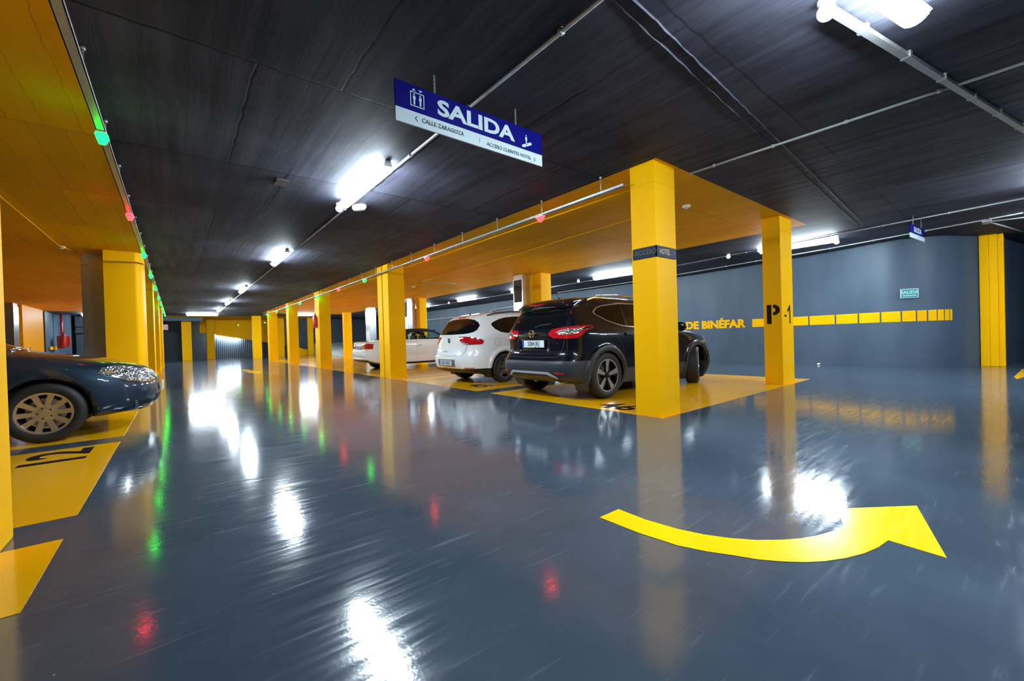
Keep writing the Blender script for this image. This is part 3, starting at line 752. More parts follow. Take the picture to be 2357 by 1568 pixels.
bm = NB(); box(bm, 6.75, 14.2, 36.7, 36.9, 0, H); tag(obj('wall_ramp', bm, M['wall']), kind='structure')
bm = NB(); bmesh.ops.create_icosphere(bm, subdivisions=2, radius=.035)
for v in bm.verts: v.co.z *= .7
tag(obj('paper_ball', bm, M['white'], None, (13.19, 3.45, .024)), 'tiny white crumpled ball on the floor by the curved wall', 'litter')

# ------------------------------------------------------------------ car bodies
def catmull(pts, n=5, closed=True, sharp=()):
    out = []; N = len(pts); P = [np.array(p[:2], float) for p in pts]
    for i in range(N if closed else N - 1):
        p0, p1, p2, p3 = P[(i - 1) % N], P[i], P[(i + 1) % N], P[(i + 2) % N]
        if not closed:
            if i == 0: p0 = p1
            if i == N - 2: p3 = p2
        if len(pts[i]) > 2: p0 = p1 - (p2 - p1)
        if len(pts[(i + 1) % N]) > 2: p3 = p2 + (p2 - p1)
        d = np.linalg.norm(p2 - p1); m = max(1, min(n, int(d / .03)))
        m1 = (p2 - p0) / 2; m2 = (p3 - p1) / 2
        l1, l2 = np.linalg.norm(m1), np.linalg.norm(m2)
        if l1 > d: m1 = m1 * d / l1
        if l2 > d: m2 = m2 * d / l2
        for k in range(m):
            t = k / m; h = (2 * t**3 - 3 * t**2 + 1, t**3 - 2 * t**2 + t, -2 * t**3 + 3 * t**2, t**3 - t**2)
            out.append(h[0] * p1 + h[1] * m1 + h[2] * p2 + h[3] * m2)
    if not closed: out.append(P[-1])
    return np.array(out)

class Table:
    def __init__(s, poly, a0, a1, b0, b1, st=.015):
        s.a0, s.b0, s.st = a0, b0, st
        A = np.arange(a0, a1 + st, st); B = np.arange(b0, b1 + st, st); s.na, s.nb = len(A), len(B)
        X, Z = np.meshgrid(A, B, indexing='ij'); D = np.full(X.shape, 1e9); ins = np.zeros(X.shape, bool)
        for p, q in zip(poly, np.roll(poly, -1, 0)):
            e = q - p; L = max(e @ e, 1e-12); t = np.clip(((X - p[0]) * e[0] + (Z - p[1]) * e[1]) / L, 0, 1)
            D = np.minimum(D, np.hypot(X - p[0] - t * e[0], Z - p[1] - t * e[1]))
            c = (p[1] > Z) != (q[1] > Z)
            with np.errstate(divide='ignore', invalid='ignore'): xx = (q[0] - p[0]) * (Z - p[1]) / (q[1] - p[1] if q[1] != p[1] else 1e-9) + p[0]
            ins ^= c & (X < xx)
        s.T = np.where(ins, -D, D)
    def __call__(s, a, b):
        u = np.clip((a - s.a0) / s.st, 0, s.na - 1.001); v = np.clip((b - s.b0) / s.st, 0, s.nb - 1.001)
        i = u.astype(int); j = v.astype(int); fu = u - i; fv = v - j; T = s.T
        return T[i, j] * (1 - fu) * (1 - fv) + T[i + 1, j] * fu * (1 - fv) + T[i, j + 1] * (1 - fu) * fv + T[i + 1, j + 1] * fu * fv

def smax(a, b, k): return np.maximum(a, b) + np.maximum(k - np.abs(a - b), 0)**2 / (4 * k)

class Body:
    def __init__(s, side, plan, sect, L, Wh, wheels, Ra, zw, belt=None, inb=.5, arch_out=0.0, extra=None):
        s.L, s.Wh, s.wheels, s.Ra, s.zw, s.inb, s.arch_out, s.extra = L, Wh, wheels, Ra, zw, inb, arch_out, extra
        sp = catmull(side); s.zmin, s.zmax = sp[:, 1].min(), sp[:, 1].max()
        s.side = Table(sp, -.2, L + .2, 0, 1.8)
        pp = catmull(plan, closed=False); poly = np.vstack([pp, [[L, -.6], [0, -.6]]])
        s.plan = Table(np.array(poly), -.3, L + .3, -.1, 1.2)
        ss = catmull([(z, w) for z, w in sect], closed=False); poly = np.vstack([ss, [[ss[-1][0] + .01, -.6], [ss[0][0] - .01, -.6]]])
        s.sect = Table(poly, -.1, 2.0, -.1, 1.2)
        zs = np.linspace(s.zmin + .01, s.zmax - .03, 80); xr = []; xf = []
        for z in zs:
            c = []
            for p, q in zip(sp, np.roll(sp, -1, 0)):
                if (p[1] > z) != (q[1] > z): c.append(p[0] + (q[0] - p[0]) * (z - p[1]) / (q[1] - p[1]))
            xr.append(min(c)); xf.append(max(c))
        k = np.ones(5) / 5; s.zs = zs; s.xr = np.convolve(np.pad(xr, 2, 'edge'), k, 'valid'); s.xf = np.convolve(np.pad(xf, 2, 'edge'), k, 'valid')
        s.belt = belt or (lambda x: 0 * x)
    def f(s, P):
        x, y, z = P[..., 0], np.abs(P[..., 1]), P[..., 2]
        a = s.side(x, z)
        xr = np.interp(z, s.zs, s.xr); xf = np.interp(z, s.zs, s.xf)
        u = x - xr; v = xf - x
        # keep both end roundings at true scale
        uu = np.where(u < s.L / 2, u, 0); b = s.plan(np.minimum(u, s.L / 2), y)
        b2 = s.plan(s.L - np.minimum(v, s.L / 2), y)
        b = np.maximum(b, b2)
        tap = getattr(s, 'taper', 0.0) * np.clip(z - 1.0, 0, .6) * np.clip(1 - x / 1.6, 0, 1)
        c = s.sect(z - s.belt(x), y + tap)
        f = smax(smax(b, c, .05), a, .06)
        if s.extra is not None: f = s.extra(f, x, y, z)
        for xw in s.wheels:
            r = np.hypot(x - xw, z - s.zw)
            if s.arch_out:
                fl = np.maximum(np.abs(r - s.Ra - .01) - .055, y - (s.Wh + s.arch_out)); fl = smax(fl, c - s.arch_out, .02); fl = np.maximum(fl, .6 - y)
                k = .05; h = np.maximum(k - np.abs(f - fl), 0); f = np.minimum(f, fl) - h * h / (4 * k)
            cyl = np.maximum(r - s.Ra, s.inb - y)
            f = smax(f, -cyl, .012)
        return f
    def mesh(s, st=.026):
        X = np.arange(-.08, s.L + .08 + st, st); Y = np.arange(-s.Wh - .1, s.Wh + .1 + st, st); Z = np.arange(.08, s.zmax + .06 + st, st)
        G = np.stack(np.meshgrid(X, Y, Z, indexing='ij'), -1); V = s.f(G); n = V.shape
        inside = V < 0
        vid = -np.ones((n[0] - 1, n[1] - 1, n[2] - 1), int)
        cs = np.zeros(vid.shape, int)
        for dx in (0, 1):
            for dy in (0, 1):
                for dz in (0, 1): cs += inside[dx:n[0] - 1 + dx, dy:n[1] - 1 + dy, dz:n[2] - 1 + dz]
        act = (cs > 0) & (cs < 8); idx = np.argwhere(act); vid[act] = np.arange(len(idx))
        P = np.stack([X[idx[:, 0]], Y[idx[:, 1]], Z[idx[:, 2]]], -1) + st / 2
        e = .004
        for it in range(6):
            f0 = s.f(P); g = np.stack([(s.f(P + np.eye(3)[k] * e) - s.f(P - np.eye(3)[k] * e)) / (2 * e) for k in range(3)], -1)
            gn = (g * g).sum(-1) + 1e-6; d = -(f0 / gn)[:, None] * g; l = np.linalg.norm(d, axis=-1, keepdims=True)
            d *= np.minimum(1, .012 / np.maximum(l, 1e-9)); P = P + d
        quads = []
        for ax in range(3):
            a = [slice(1, -1)] * 3; a[ax] = slice(0, -1); b = list(a); b[ax] = slice(1, None)
            A = inside[tuple(a)]; B = inside[tuple(b)]; ii = np.argwhere(A != B); fl = A[tuple(ii.T)]
            o = np.array([1, 1, 1]); o[ax] = 0; ii = ii + o
            o1, o2 = [k for k in range(3) if k != ax]
            if ax == 1: o1, o2 = o2, o1
            def gv(d1, d2):
                j = ii.copy(); j[:, o1] -= d1; j[:, o2] -= d2; return vid[j[:, 0], j[:, 1], j[:, 2]]
            q = np.stack([gv(1, 1), gv(0, 1), gv(0, 0), gv(1, 0)], -1); q[~fl] = q[~fl][:, ::-1]; quads.append(q)
        Q = np.vstack(quads); Q = Q[(Q >= 0).all(1)]
        me = bpy.data.meshes.new('body'); me.from_pydata(P.tolist(), [], Q.tolist()); me.update(); return me

class Car:
    def __init__(s, name, label, loc, rz, body, mats, cuts=(), classify=None, holes=None, st=.026):
        s.root = thing(name, label, 'car', loc, rz); s.body = body
        me = body.mesh(st); bm = NB(); bm.from_mesh(me); bpy.data.meshes.remove(me)
        s.bvh = BVHTree.FromBMesh(bm)
        for co, no in cuts: bmesh.ops.bisect_plane(bm, geom=list(bm.verts) + list(bm.edges) + list(bm.faces), plane_co=co, plane_no=no, dist=1e-5)
        if classify:
            for f in bm.faces: f.material_index = classify(f.calc_center_median(), f.normal)
        if holes:
            bmesh.ops.delete(bm, geom=[f for f in bm.faces if holes(f.calc_center_median())], context='FACES')
        s.bo = obj('body', bm, mats, s.root, smooth=False)
        s.bo.data.polygons.foreach_set('use_smooth', [True] * len(s.bo.data.polygons))
    def patch(s, name, mat, pts, d, thick=.004, parent=None, grid=.035, sink=.006, hitmax=None, mats=None):
        """pts: 3-D points near the surface, projected along horizontal/vertical direction d"""
        d = Vector(d).normalized()
        if abs(d.z) > .9: S = Vector((1, 0, 0)); T = Vector((0, 1, 0))
        else: S = Vector((d.y, -d.x, 0)).normalized(); T = Vector((0, 0, 1))
        # local frame: point = S*a + T*b + back along d
        N = S.cross(T)
        if N.dot(d) > 0: S = -S
        p2 = [(Vector(p).dot(S), Vector(p).dot(T)) for p in pts]
        ar = sum(a[0] * b[1] - b[0] * a[1] for a, b in zip(p2, p2[1:] + p2[:1]))
        if ar < 0: p2.reverse()
        bm = NB(); bm.faces.new([bm.verts.new((a, b, 0)) for a, b in p2])
        lo = [min(p[k] for p in p2) for k in (0, 1)]; hi = [max(p[k] for p in p2) for k in (0, 1)]
        for k in (0, 1):
            x = math.floor(lo[k] / grid) * grid + grid
            while x < hi[k] - 1e-4:
                co = [0, 0, 0]; no = [0, 0, 0]; co[k] = x; no[k] = 1
                bmesh.ops.bisect_plane(bm, geom=list(bm.verts) + list(bm.edges) + list(bm.faces), plane_co=co, plane_no=no, dist=1e-6); x += grid
        dead = []; nor = {}
        for v in bm.verts:
            o = S * v.co.x + T * v.co.y
            o = Vector((o.x, o.y, o.z)) - d * 6
            if abs(d.z) < .9:
                # keep the perpendicular coordinate only; start far behind
                o = S * v.co.x + Vector((0, 0, v.co.y)) - d * 6
            h, n, _, dist = s.bvh.ray_cast(o, d)
            if h is None or (hitmax and dist > hitmax): dead.append(v); continue
            v.co = h; nor[v] = n if n.dot(d) < 0 else -n
        bmesh.ops.delete(bm, geom=dead, context='VERTS')
        if not bm.faces: bm.free(); return None
        # average normals for a calm surface
        bm.normal_update()
        base = {v: v.co.copy() for v in bm.verts}
        for v in bm.verts: v.co = v.co + nor[v] * thick
        be = [e for e in bm.edges if len(e.link_faces) == 1]; mp = {}
        for e in be:
            f = e.link_faces[0]; a, b = e.verts
            q = []
            for v in (a, b):
                q.append(bm.verts.new(v.co)); q.append(bm.verts.new(base[v] - nor[v] * sink))
            nf = bm.faces.new((q[0], q[1], q[3], q[2])); nf.smooth = False
            mp[nf] = 1
        for f in bm.faces:
            if f not in mp: f.smooth = True
        bmesh.ops.recalc_face_normals(bm, faces=[f for f in bm.faces if f not in mp])
        for f in bm.faces:
            if f not in mp and f.normal.dot(d) > 0: f.normal_flip()
        return obj(name, bm, mat, parent or s.root)
    def side(s, name, mat, xz, both=True, **k):
        r = []
        for sg in ((-1, 1) if both else (-1,)):
            r.append(s.patch(name, mat, [(x, 0, z) for x, z in xz], (0, -sg, 0), **k))
        return r
    def rear(s, name, mat, yz, **k): return s.patch(name, mat, [(0, y, z) for y, z in yz], (1, 0, 0), **k)
    def front(s, name, mat, yz, **k): return s.patch(name, mat, [(0, y, z) for y, z in yz], (-1, 0, 0), **k)
    def corner(s, name, mat, pts, ang, both=True, **k):
        """pts on the right (y<0) corner in 3-D, projected at ang degrees from straight ahead"""
        a = math.radians(ang); r = [s.patch(name, mat, pts, (math.cos(a), math.sin(a), 0), **k)]
        if both: r.append(s.patch(name, mat, [(x, -y, z) for x, y, z in pts], (math.cos(a), -math.sin(a), 0), **k))
        return r
    def top(s, name, mat, xy, **k): return s.patch(name, mat, [(x, y, 0) for x, y in xy], (0, 0, -1), **k)

def ribbon(pts, w):
    """thin closed outline around an open poly-line (2-D)"""
    P = [Vector(p) for p in pts]; A = []; B = []
    for i, p in enumerate(P):
        a = P[max(0, i - 1)]; b = P[min(len(P) - 1, i + 1)]; t = (b - a).normalized(); n = Vector((-t.y, t.x)) * w / 2
        A.append(tuple(p + n)); B.append(tuple(p - n))
    return A + B[::-1]

def ring_patch(car, name, mat, xz, w, both=True, closed=True, **k):
    """trim around a side window as consecutive ribbons (one mesh per side)"""
    n = len(xz); P = [Vector(p) for p in xz]; c = sum(P, Vector((0, 0))) / n
    out = [tuple(p + (p - c).normalized() * w) for p in P]
    for sg in ((-1, 1) if both else (-1,)):
        m = n if closed else n - 1; half = m // 2
        for rng in (range(0, half), range(half, m)):
            idx = list(rng) + [rng[-1] + 1]
            poly = [tuple(P[i % n]) for i in idx] + [out[i % n] for i in reversed(idx)]
            car.patch(name, mat, [(x, 0, z) for x, z in poly], (0, -sg, 0), **k)

def arch_ring(cx, cz, r0, r1, a0, a1, n=18):
    A = [(cx + r1 * math.cos(a0 + (a1 - a0) * i / n), cz + r1 * math.sin(a0 + (a1 - a0) * i / n)) for i in range(n + 1)]
    B = [(cx + r0 * math.cos(a0 + (a1 - a0) * i / n), cz + r0 * math.sin(a0 + (a1 - a0) * i / n)) for i in range(n + 1)]
    return A + B[::-1]

# wheels: axle along Y, outer face towards -Y
def make_wheel(parent, x, y, zc, Rt, Rr, W, style, mats, steer=0.0, phase=0.0):
    """mats: spoke face, spoke pocket, tyre"""
    sg = -1 if y < 0 else 1
    Mx = Matrix.Identity(4)
    if sg > 0: Mx = Matrix.Rotation(PI, 4, 'Z')
    hw = W / 2
    bm = NB()
    lathe(bm, [(Rr + .004, -hw + .012), (Rr - .008, -hw + .006), (Rr - .016, -hw + .02), (Rr - .03, -hw + .07), (Rr - .035, hw - .02), (Rr, hw)], 48, 'Y', 1, cap=False)
    lathe(bm, [(Rr - .002, -hw + .010), (Rr + .004, -hw + .004), (Rr - .016, -hw + .006), (Rr - .017, -hw + .018)], 48, 'Y', 0, close=True)
    lathe(bm, [(.001, -hw + .018), (.034, -hw + .018), (.036, -hw + .03), (.07, -hw + .045), (.075, hw * .3), (.001, hw * .3)], 24, 'Y', 0 if style != 'turbine' else 1)
    def spoke(pts, y0, y1, a, mi, dish=0.0):
        ca, sa = math.cos(a), math.sin(a); A = []; B = []
        for r, t in pts:
            px, pz = r * ca - t * sa, r * sa + t * ca; yy = y0 + dish * (1 - r / Rr)
            A.append(bm.verts.new((px, yy, pz))); B.append(bm.verts.new((px, y1, pz)))
        n = len(pts); fs = [bm.faces.new(A), bm.faces.new(B[::-1])]
        for i in range(n): fs.append(bm.faces.new((A[i], B[i], B[(i + 1) % n], A[(i + 1) % n])))
        fs[0].material_index = mi
        for f in fs[1:]: f.material_index = 1 if style == 'turbine' else mi
        bmesh.ops.recalc_face_normals(bm, faces=fs)
    rr = Rr - .012
    if style == 'turbine':
        for k in range(5):
            a = phase + k * 2 * PI / 5
            spoke([(.05, -.024), (rr, -.062), (rr, .024), (.05, .014)], -hw + .016, -hw + .05, a, 0, .012)
            spoke([(.05, .014), (rr, .024), (rr, .036), (.05, .022)], -hw + .022, -hw + .06, a, 1, .012)
            spoke([(.06, -.02), (rr, -.115), (rr, -.052), (.06, -.005)], -hw + .028, -hw + .06, a, 1, .01)
    elif style == 'star':
        for k in range(5): spoke([(.04, -.030), (rr * .6, -.022), (rr, -.034), (rr, .034), (rr * .6, .022), (.04, .030)], -hw + .02, -hw + .055, phase + k * 2 * PI / 5, 0, .014)
    else:
        for k in range(10): spoke([(.05, -.017), (rr, -.027), (rr, .027), (.05, .017)], -hw + .014, -hw + .05, phase + k * 2 * PI / 10, 0, .012)
        lathe(bm, [(.001, -hw + .02), (.095, -hw + .023), (.1, -hw + .035), (.1, -hw + .05), (.001, -hw + .05)], 28, 'Y', 0)
    for k in range(5):
        a = phase + (k + .5) * 2 * PI / 5; c = Vector((.055 * math.cos(a), 0, .055 * math.sin(a)))
        tube(bm, c + Vector((0, -hw + .02, 0)), c + Vector((0, -hw + .05, 0)), .009, 6, 1)
    for v in bm.verts: v.co = Mx @ v.co
    wh = obj('wheel', bm, mats[:2], parent, (x, y - sg * hw, zc), (0, 0, steer), smooth=True)
    bm = NB(); t = Rt
    lathe(bm, [(Rr - .004, -hw + .012), (Rr + .012, -hw + .002), ((Rr + t) / 2, -hw - .006), (t - .03, -hw), (t - .008, -hw + .016), (t, -hw + .04), (t, hw - .04), (t - .008, hw - .016), (t - .03, hw), ((Rr + t) / 2, hw + .006), (Rr, hw - .01), (Rr - .02, 0)], 64, 'Y', 0, close=True)
    for v in bm.verts: v.co = Mx @ v.co
    obj('tyre', bm, mats[2], wh, smooth=False)
    bm = NB(); tube(bm, (0, -.02, 0), (0, .02, 0), Rr * .72, 28); tube(bm, (0, -.03, 0), (0, .06, 0), .07, 20)
    for v in bm.verts: v.co = Mx @ v.co
    obj('brake_disc', bm, M['galv'], wh)
    return wh

# tyre with circumferential grooves
def tyre_mat():
    m, nt, b = new_mat('tyre_rubber'); b.inputs['Base Color'].default_value = (.014, .014, .015, 1); b.inputs['Roughness'].default_value = .62
    tc = nt.nodes.new('ShaderNodeTexCoord'); sx = nt.nodes.new('ShaderNodeSeparateXYZ'); nt.links.new(tc.outputs['Object'], sx.inputs[0])
    s = math_node(nt, 'SINE', math_node(nt, 'MULTIPLY', sx.outputs['Y'], vb=190.0)); g = math_node(nt, 'GREATER_THAN', s, vb=.75)
    r = math_node(nt, 'SQRT', math_node(nt, 'ADD', math_node(nt, 'MULTIPLY', sx.outputs['X'], sx.outputs['X']), math_node(nt, 'MULTIPLY', sx.outputs['Z'], sx.outputs['Z'])))
    g = math_node(nt, 'MULTIPLY', g, math_node(nt, 'GREATER_THAN', r, vb=.292))
    bump(nt, b, math_node(nt, 'SUBTRACT', None, g, va=1.0), .9, .02); return m
M['tyre'] = tyre_mat()
M['carblack'] = simple('black_car_paint', (.003, .004, .009), .3, 0, 1.0, coatr=.02, spec=.1)
M['carwhite'] = simple('white_car_paint', (.86, .87, .88), .35, 0, 1.0, coatr=.03)
M['carwhite2'] = simple('pearl_white_car_paint', (.82, .80, .79), .35, 0, 1.0, coatr=.03)
M['carblue'] = simple('dark_blue_grey_metallic_paint', (.020, .038, .066), .35, .5, 1.0, coatr=.02, spec=.3)
M['plastic'] = simple('grey_black_bumper_plastic', (.020, .026, .036), .5, noise=.05)
M['glass'] = simple('dark_tinted_glass', (.004, .005, .007), .04, 0, .0, spec=.45)
M['clearglass'] = simple('pale_green_window_glass', (.62, .75, .70), .0, 0, 0, trans=1.0); M['clearglass'].node_tree.nodes['Principled BSDF'].inputs['IOR'].default_value = 1.0
M['softtop'] = simple('black_canvas_roof', (.010, .011, .016), .75, noise=.2, nscale=200)
M['redlens'] = simple('red_tail_lens', (.50, .006, .012), .12, 0, 1.0)
M['clearlens'] = simple('clear_lens', (.72, .70, .72), .12, .5, 1.0)
M['chrome'] = simple('chrome', (.75, .76, .78), .12, 1.0)
M['copper'] = simple('satin_window_trim', (.80, .74, .68), .3, .8)
M['polished'] = simple('diamond_cut_alloy', (.82, .80, .78), .22, .85)
M['alloyblack'] = simple('black_alloy', (.01, .01, .012), .3, .2)
M['darkalloy'] = simple('dark_grey_alloy', (.17, .17, .19), .35, .6)
M['silver'] = simple('silver_hubcap', (.72, .70, .68), .34, .95)
M['plate'] = simple('white_number_plate', (.70, .74, .76), .35)
M['plateblue'] = simple('plate_blue_strip', (.01, .06, .55), .35)
M['plateink'] = simple('plate_black_ink', (.02, .02, .03), .4)
M['seam'] = simple('panel_gap', (.01, .01, .012), .6)
M['greyseam'] = simple('grey_panel_gap', (.18, .18, .18), .6)
def faceted(name, col):
    m, nt, b = new_mat(name); b.inputs['Metallic'].default_value = .75; b.inputs['Roughness'].default_value = .16
    b.inputs['Coat Weight'].default_value = 1.0
    tc = nt.nodes.new('ShaderNodeTexCoord'); v = nt.nodes.new('ShaderNodeTexVoronoi'); v.inputs['Scale'].default_value = 34
    nt.links.new(mapping(nt, tc.outputs['Object'], (1, 1, .6)), v.inputs['Vector'])
    nt.links.new(ramp(nt, v.outputs['Distance'], [(.0, tuple(min(1, c * 1.25) for c in col)), (.55, tuple(c * .45 for c in col))]), b.inputs['Base Color'])
    bump(nt, b, v.outputs['Distance'], .9, .02); return m
M['headlens'] = faceted('faceted_headlamp_reflector', (.70, .76, .82))
M['clearlens'] = faceted('faceted_clear_lens', (.85, .80, .84))

def plate(parent, y, z, x, text, w=.52, h=.11, tilt=0.0, ink='plateink', base='plate', strip=True, name='number_plate'):
    bm = NB(); box(bm, -.012, 0, -w / 2, w / 2, -h / 2, h / 2, bev=.003)
    p = obj(name, bm, M[base], parent, (x, y, z), (0, tilt, 0))
    if strip:
        bm = NB(); box(bm, -.0135, -.010, w / 2 - .045, w / 2 - .004, -h / 2 + .004, h / 2 - .004); obj('blue_strip', bm, M['plateblue'], p)
    me = text_mesh(text, h * .92, bold=.001, extrude=.0006, sx=.80); link('plate_text', me, M[ink], p, (-.0132, -.018, 0), (PI / 2, 0, -PI / 2))
    return p
def rail_tube(car, name, pts, r, mat):
    for sg in (-1, 1):
        bm = NB(); path(bm, [(x, y * sg, z) for x, y, z in pts], r, 10)
        for p in pts[1:-1]: bmesh.ops.create_uvsphere(bm, u_segments=8, v_segments=6, radius=r, matrix=Matrix.Translation((p[0], p[1] * sg, p[2])))
        obj(name, bm, mat, car.root, smooth=True)
def mirror(car, x, z, mat, y=.93):
    for sg in (-1, 1):
        bm = NB(); bmesh.ops.create_uvsphere(bm, u_segments=20, v_segments=12, radius=1)
        for v in bm.verts:
            v.co = Vector((v.co.x * .075 * (1 if v.co.x > 0 else .35), v.co.y * .12, v.co.z * .085))
        m = obj('door_mirror', bm, mat, car.root, (x, sg * (y + .06), z), smooth=True)
        bm = NB(); box(bm, -.03, .03, -.08, .08, -.018, .018); obj('mirror_arm', bm, M['black'], m, (.0, -sg * .10, -.05))

CARS = {}
# ---- black crossover
def extra_suv(f, x, y, z):
    # number plate recess in the hatch
    b = np.maximum(np.maximum(np.abs(y) - .32, np.abs(z - .83) - .085), x - .145)
    return smax(f, -b, .03)
side_ = [(.14, .30), (.03, .38), (.0, .50), (.01, .59), (.06, .65), (.105, .72), (.115, .84), (.11, .98), (.145, 1.06), (.26, 1.26), (.35, 1.40), (.28, 1.475), (.34, 1.53), (.55, 1.56), (.9, 1.585), (1.5, 1.59), (2.1, 1.565), (2.5, 1.49),
         (3.0, 1.22), (3.28, 1.07), (3.7, 1.0), (4.05, .93), (4.27, .80), (4.36, .62), (4.37, .42), (4.30, .26), (4.0, .20), (3.5, .19), (2.2, .19), (.9, .19), (.45, .22)]
plan_ = [(0.0, 0.0), (.0, .35), (.03, .58), (.10, .73), (.22, .82), (.42, .872), (.8, .895), (1.5, .902), (2.8, .902), (3.5, .89), (3.9, .85), (4.18, .74), (4.31, .56), (4.38, .3), (4.38, 0)]
sect_ = [(.12, .80), (.25, .85), (.40, .885), (.55, .903), (.75, .902), (.90, .89), (.98, .875), (1.03, .845), (1.10, .805), (1.25, .73), (1.40, .65), (1.50, .58), (1.60, .46), (1.7, .3)]
b_ = Body(side_, plan_, sect_, 4.38, .905, (.835, 3.48), .385, .345, belt=lambda x: .03 - .03 * x / 2.2, arch_out=.012, extra=extra_suv); b_.taper = .22
c = Car('car', 'glossy black crossover car parked behind the big sign column', (4.265, 4.90, 0), -.02, b_, [M['carblack'], M['plastic']],
        cuts=[((0, 0, .60), (0, 0, 1)), ((.47, 0, 0), (1, 0, 0)), ((0, 0, .40), (0, 0, 1))], classify=lambda p, n: 1 if p.z < (.60 if p.x < .47 else .40) else 0)
CARS['suv'] = c
Rt = .352
for x in (.835, 3.48):
    for sg in (-1, 1):
        make_wheel(c.root, x, sg * .895, Rt, Rt, .247, .225, 'turbine', (M['polished'], M['alloyblack'], M['tyre']), steer=(.45 if x > 2 else 0), phase=.32 if x < 2 else .9)

# ---- white tall hatchback
side_ = [(.16, .24), (.05, .33), (.0, .46), (.01, .60), (.05, .68), (.08, .78), (.10, .95), (.15, 1.06), (.27, 1.24), (.43, 1.42), (.55, 1.49), (.85, 1.54), (1.4, 1.575), (2.0, 1.575), (2.5, 1.51),
         (3.05, 1.26), (3.45, 1.05), (3.85, .94), (4.2, .78), (4.4, .60), (4.46, .44), (4.40, .26), (4.0, .18), (3.4, .17), (2.2, .17), (1.0, .17), (.5, .19)]
plan_ = [(0, 0), (.0, .30), (.04, .52), (.13, .68), (.28, .78), (.5, .84), (.9, .875), (1.5, .884), (2.8, .884), (3.5, .87), (3.95, .82), (4.25, .70), (4.4, .5), (4.467, .25), (4.467, 0)]
sect_ = [(.12, .80), (.3, .855), (.5, .88), (.75, .884), (.92, .865), (1.02, .835), (1.12, .79), (1.27, .71), (1.42, .61), (1.52, .50), (1.6, .3)]
b_ = Body(side_, plan_, sect_, 4.467, .884, (.98, 3.56), .36, .32, belt=lambda x: .02 - .02 * x / 2.2, arch_out=.010)
c = Car('car', 'white rounded hatchback parked between the black car and the twin column', (4.565, 7.97, 0), 0.0, b_, [M['carwhite'], M['black']],
        cuts=[((0, 0, .335), (0, 0, 1))], classify=lambda p, n: 1 if p.z < .335 else 0)
CARS['hatch'] = c
for x in (.98, 3.56):
    for sg in (-1, 1): make_wheel(c.root, x, sg * .870, .318, .318, .215, .215, 'star', (M['darkalloy'], M['alloyblack'], M['tyre']), phase=.28)

# ---- white convertible with a black soft top
side_ = [(.25, .26), (.06, .34), (.0, .48), (.02, .62), (.05, .72), (.08, .86), (.13, .955), (.25, .985), (.6, 1.0), (.85, 1.01), (1.0, 1.09), (1.25, 1.24), (1.5, 1.34), (1.9, 1.388), (2.3, 1.385), (2.55, 1.35),
         (2.9, 1.17), (3.25, .98), (3.7, .90), (4.15, .80), (4.45, .64), (4.56, .46), (4.5, .26), (4.1, .18), (3.4, .17), (2.2, .16), (1.0, .17), (.55, .2)]
plan_ = [(0, 0), (.0, .45), (.03, .64), (.10, .77), (.24, .84), (.5, .872), (1.0, .885), (3.0, .885), (3.7, .86), (4.15, .79), (4.4, .65), (4.53, .4), (4.573, .2), (4.573, 0)]
sect_ = [(.12, .80), (.3, .85), (.5, .885), (.7, .885), (.85, .87), (.93, .845), (.98, .80), (1.05, .745), (1.2, .68), (1.32, .60), (1.4, .45), (1.5, .2)]
hole_s = [(1.55, 1.02), (1.62, 1.16), (1.80, 1.24), (2.45, 1.25), (2.62, 1.19), (2.95, 1.02)]
def in_poly(x, z, P):
    r = False
    for (x1, z1), (x2, z2) in zip(P, P[1:] + P[:1]):
        if (z1 > z) != (z2 > z) and x < (x2 - x1) * (z - z1) / (z2 - z1) + x1: r = not r
    return r
win_c = [(1.42, 1.005), (1.50, 1.15), (1.68, 1.255), (2.05, 1.285), (2.42, 1.275), (2.62, 1.205), (3.02, 1.0)]
b_ = Body(side_, plan_, sect_, 4.573, .885, (.97, 3.62), .355, .315)
c = Car('car', 'white convertible with black soft top, half hidden by the twin column', (4.72, 14.15, 0), 0.0, b_, [M['carwhite2'], M['softtop'], M['black']],
        cuts=[((0, 0, 1.0), (0, 0, 1)), ((0, 0, .235), (0, 0, 1)), ((2.62, 0, 1.3), (.5, 0, .9))],
        classify=lambda p, n: 2 if p.z < .235 else (1 if (p.z > 1.0 and .8 < p.x < 3.3) else 0),
        holes=lambda p: p.z > 1.0 and abs(p.y) > .45 and in_poly(p.x, p.z, win_c) or (p.z > 1.04 and 2.66 < p.x < 3.2 and abs(p.y) < .62))
CARS['conv'] = c
for x in (.97, 3.62):
    for sg in (-1, 1): make_wheel(c.root, x, sg * .872, .315, .315, .21, .21, 'star', (M['silver'], M['alloyblack'], M['tyre']), phase=.6)

# ---- dark blue car, nose to the lane
side_ = [(.2, .25), (.03, .36), (.0, .5), (.04, .75), (.12, .98), (.4, 1.02), (.75, 1.06), (1.1, 1.30), (1.5, 1.41), (2.1, 1.43), (2.6, 1.37), (3.05, 1.14), (3.40, .98), (3.75, .925), (4.05, .865), (4.28, .795), (4.44, .715), (4.53, .62), (4.57, .50),
         (4.575, .40), (4.55, .30), (4.42, .215), (4.1, .19), (3.4, .17), (2.2, .16), (1.0, .17), (.5, .2)]
plan_ = [(0, 0), (.0, .40), (.04, .62), (.14, .76), (.3, .83), (.6, .87), (1.2, .886), (3.2, .886), (3.7, .875), (4.05, .83), (4.28, .75), (4.44, .62), (4.54, .42), (4.58, .2), (4.58, 0)]
sect_ = [(.12, .81), (.3, .86), (.5, .883), (.68, .884), (.80, .865), (.88, .82), (.93, .77), (.98, .74), (1.1, .70), (1.25, .64), (1.38, .52), (1.5, .3)]
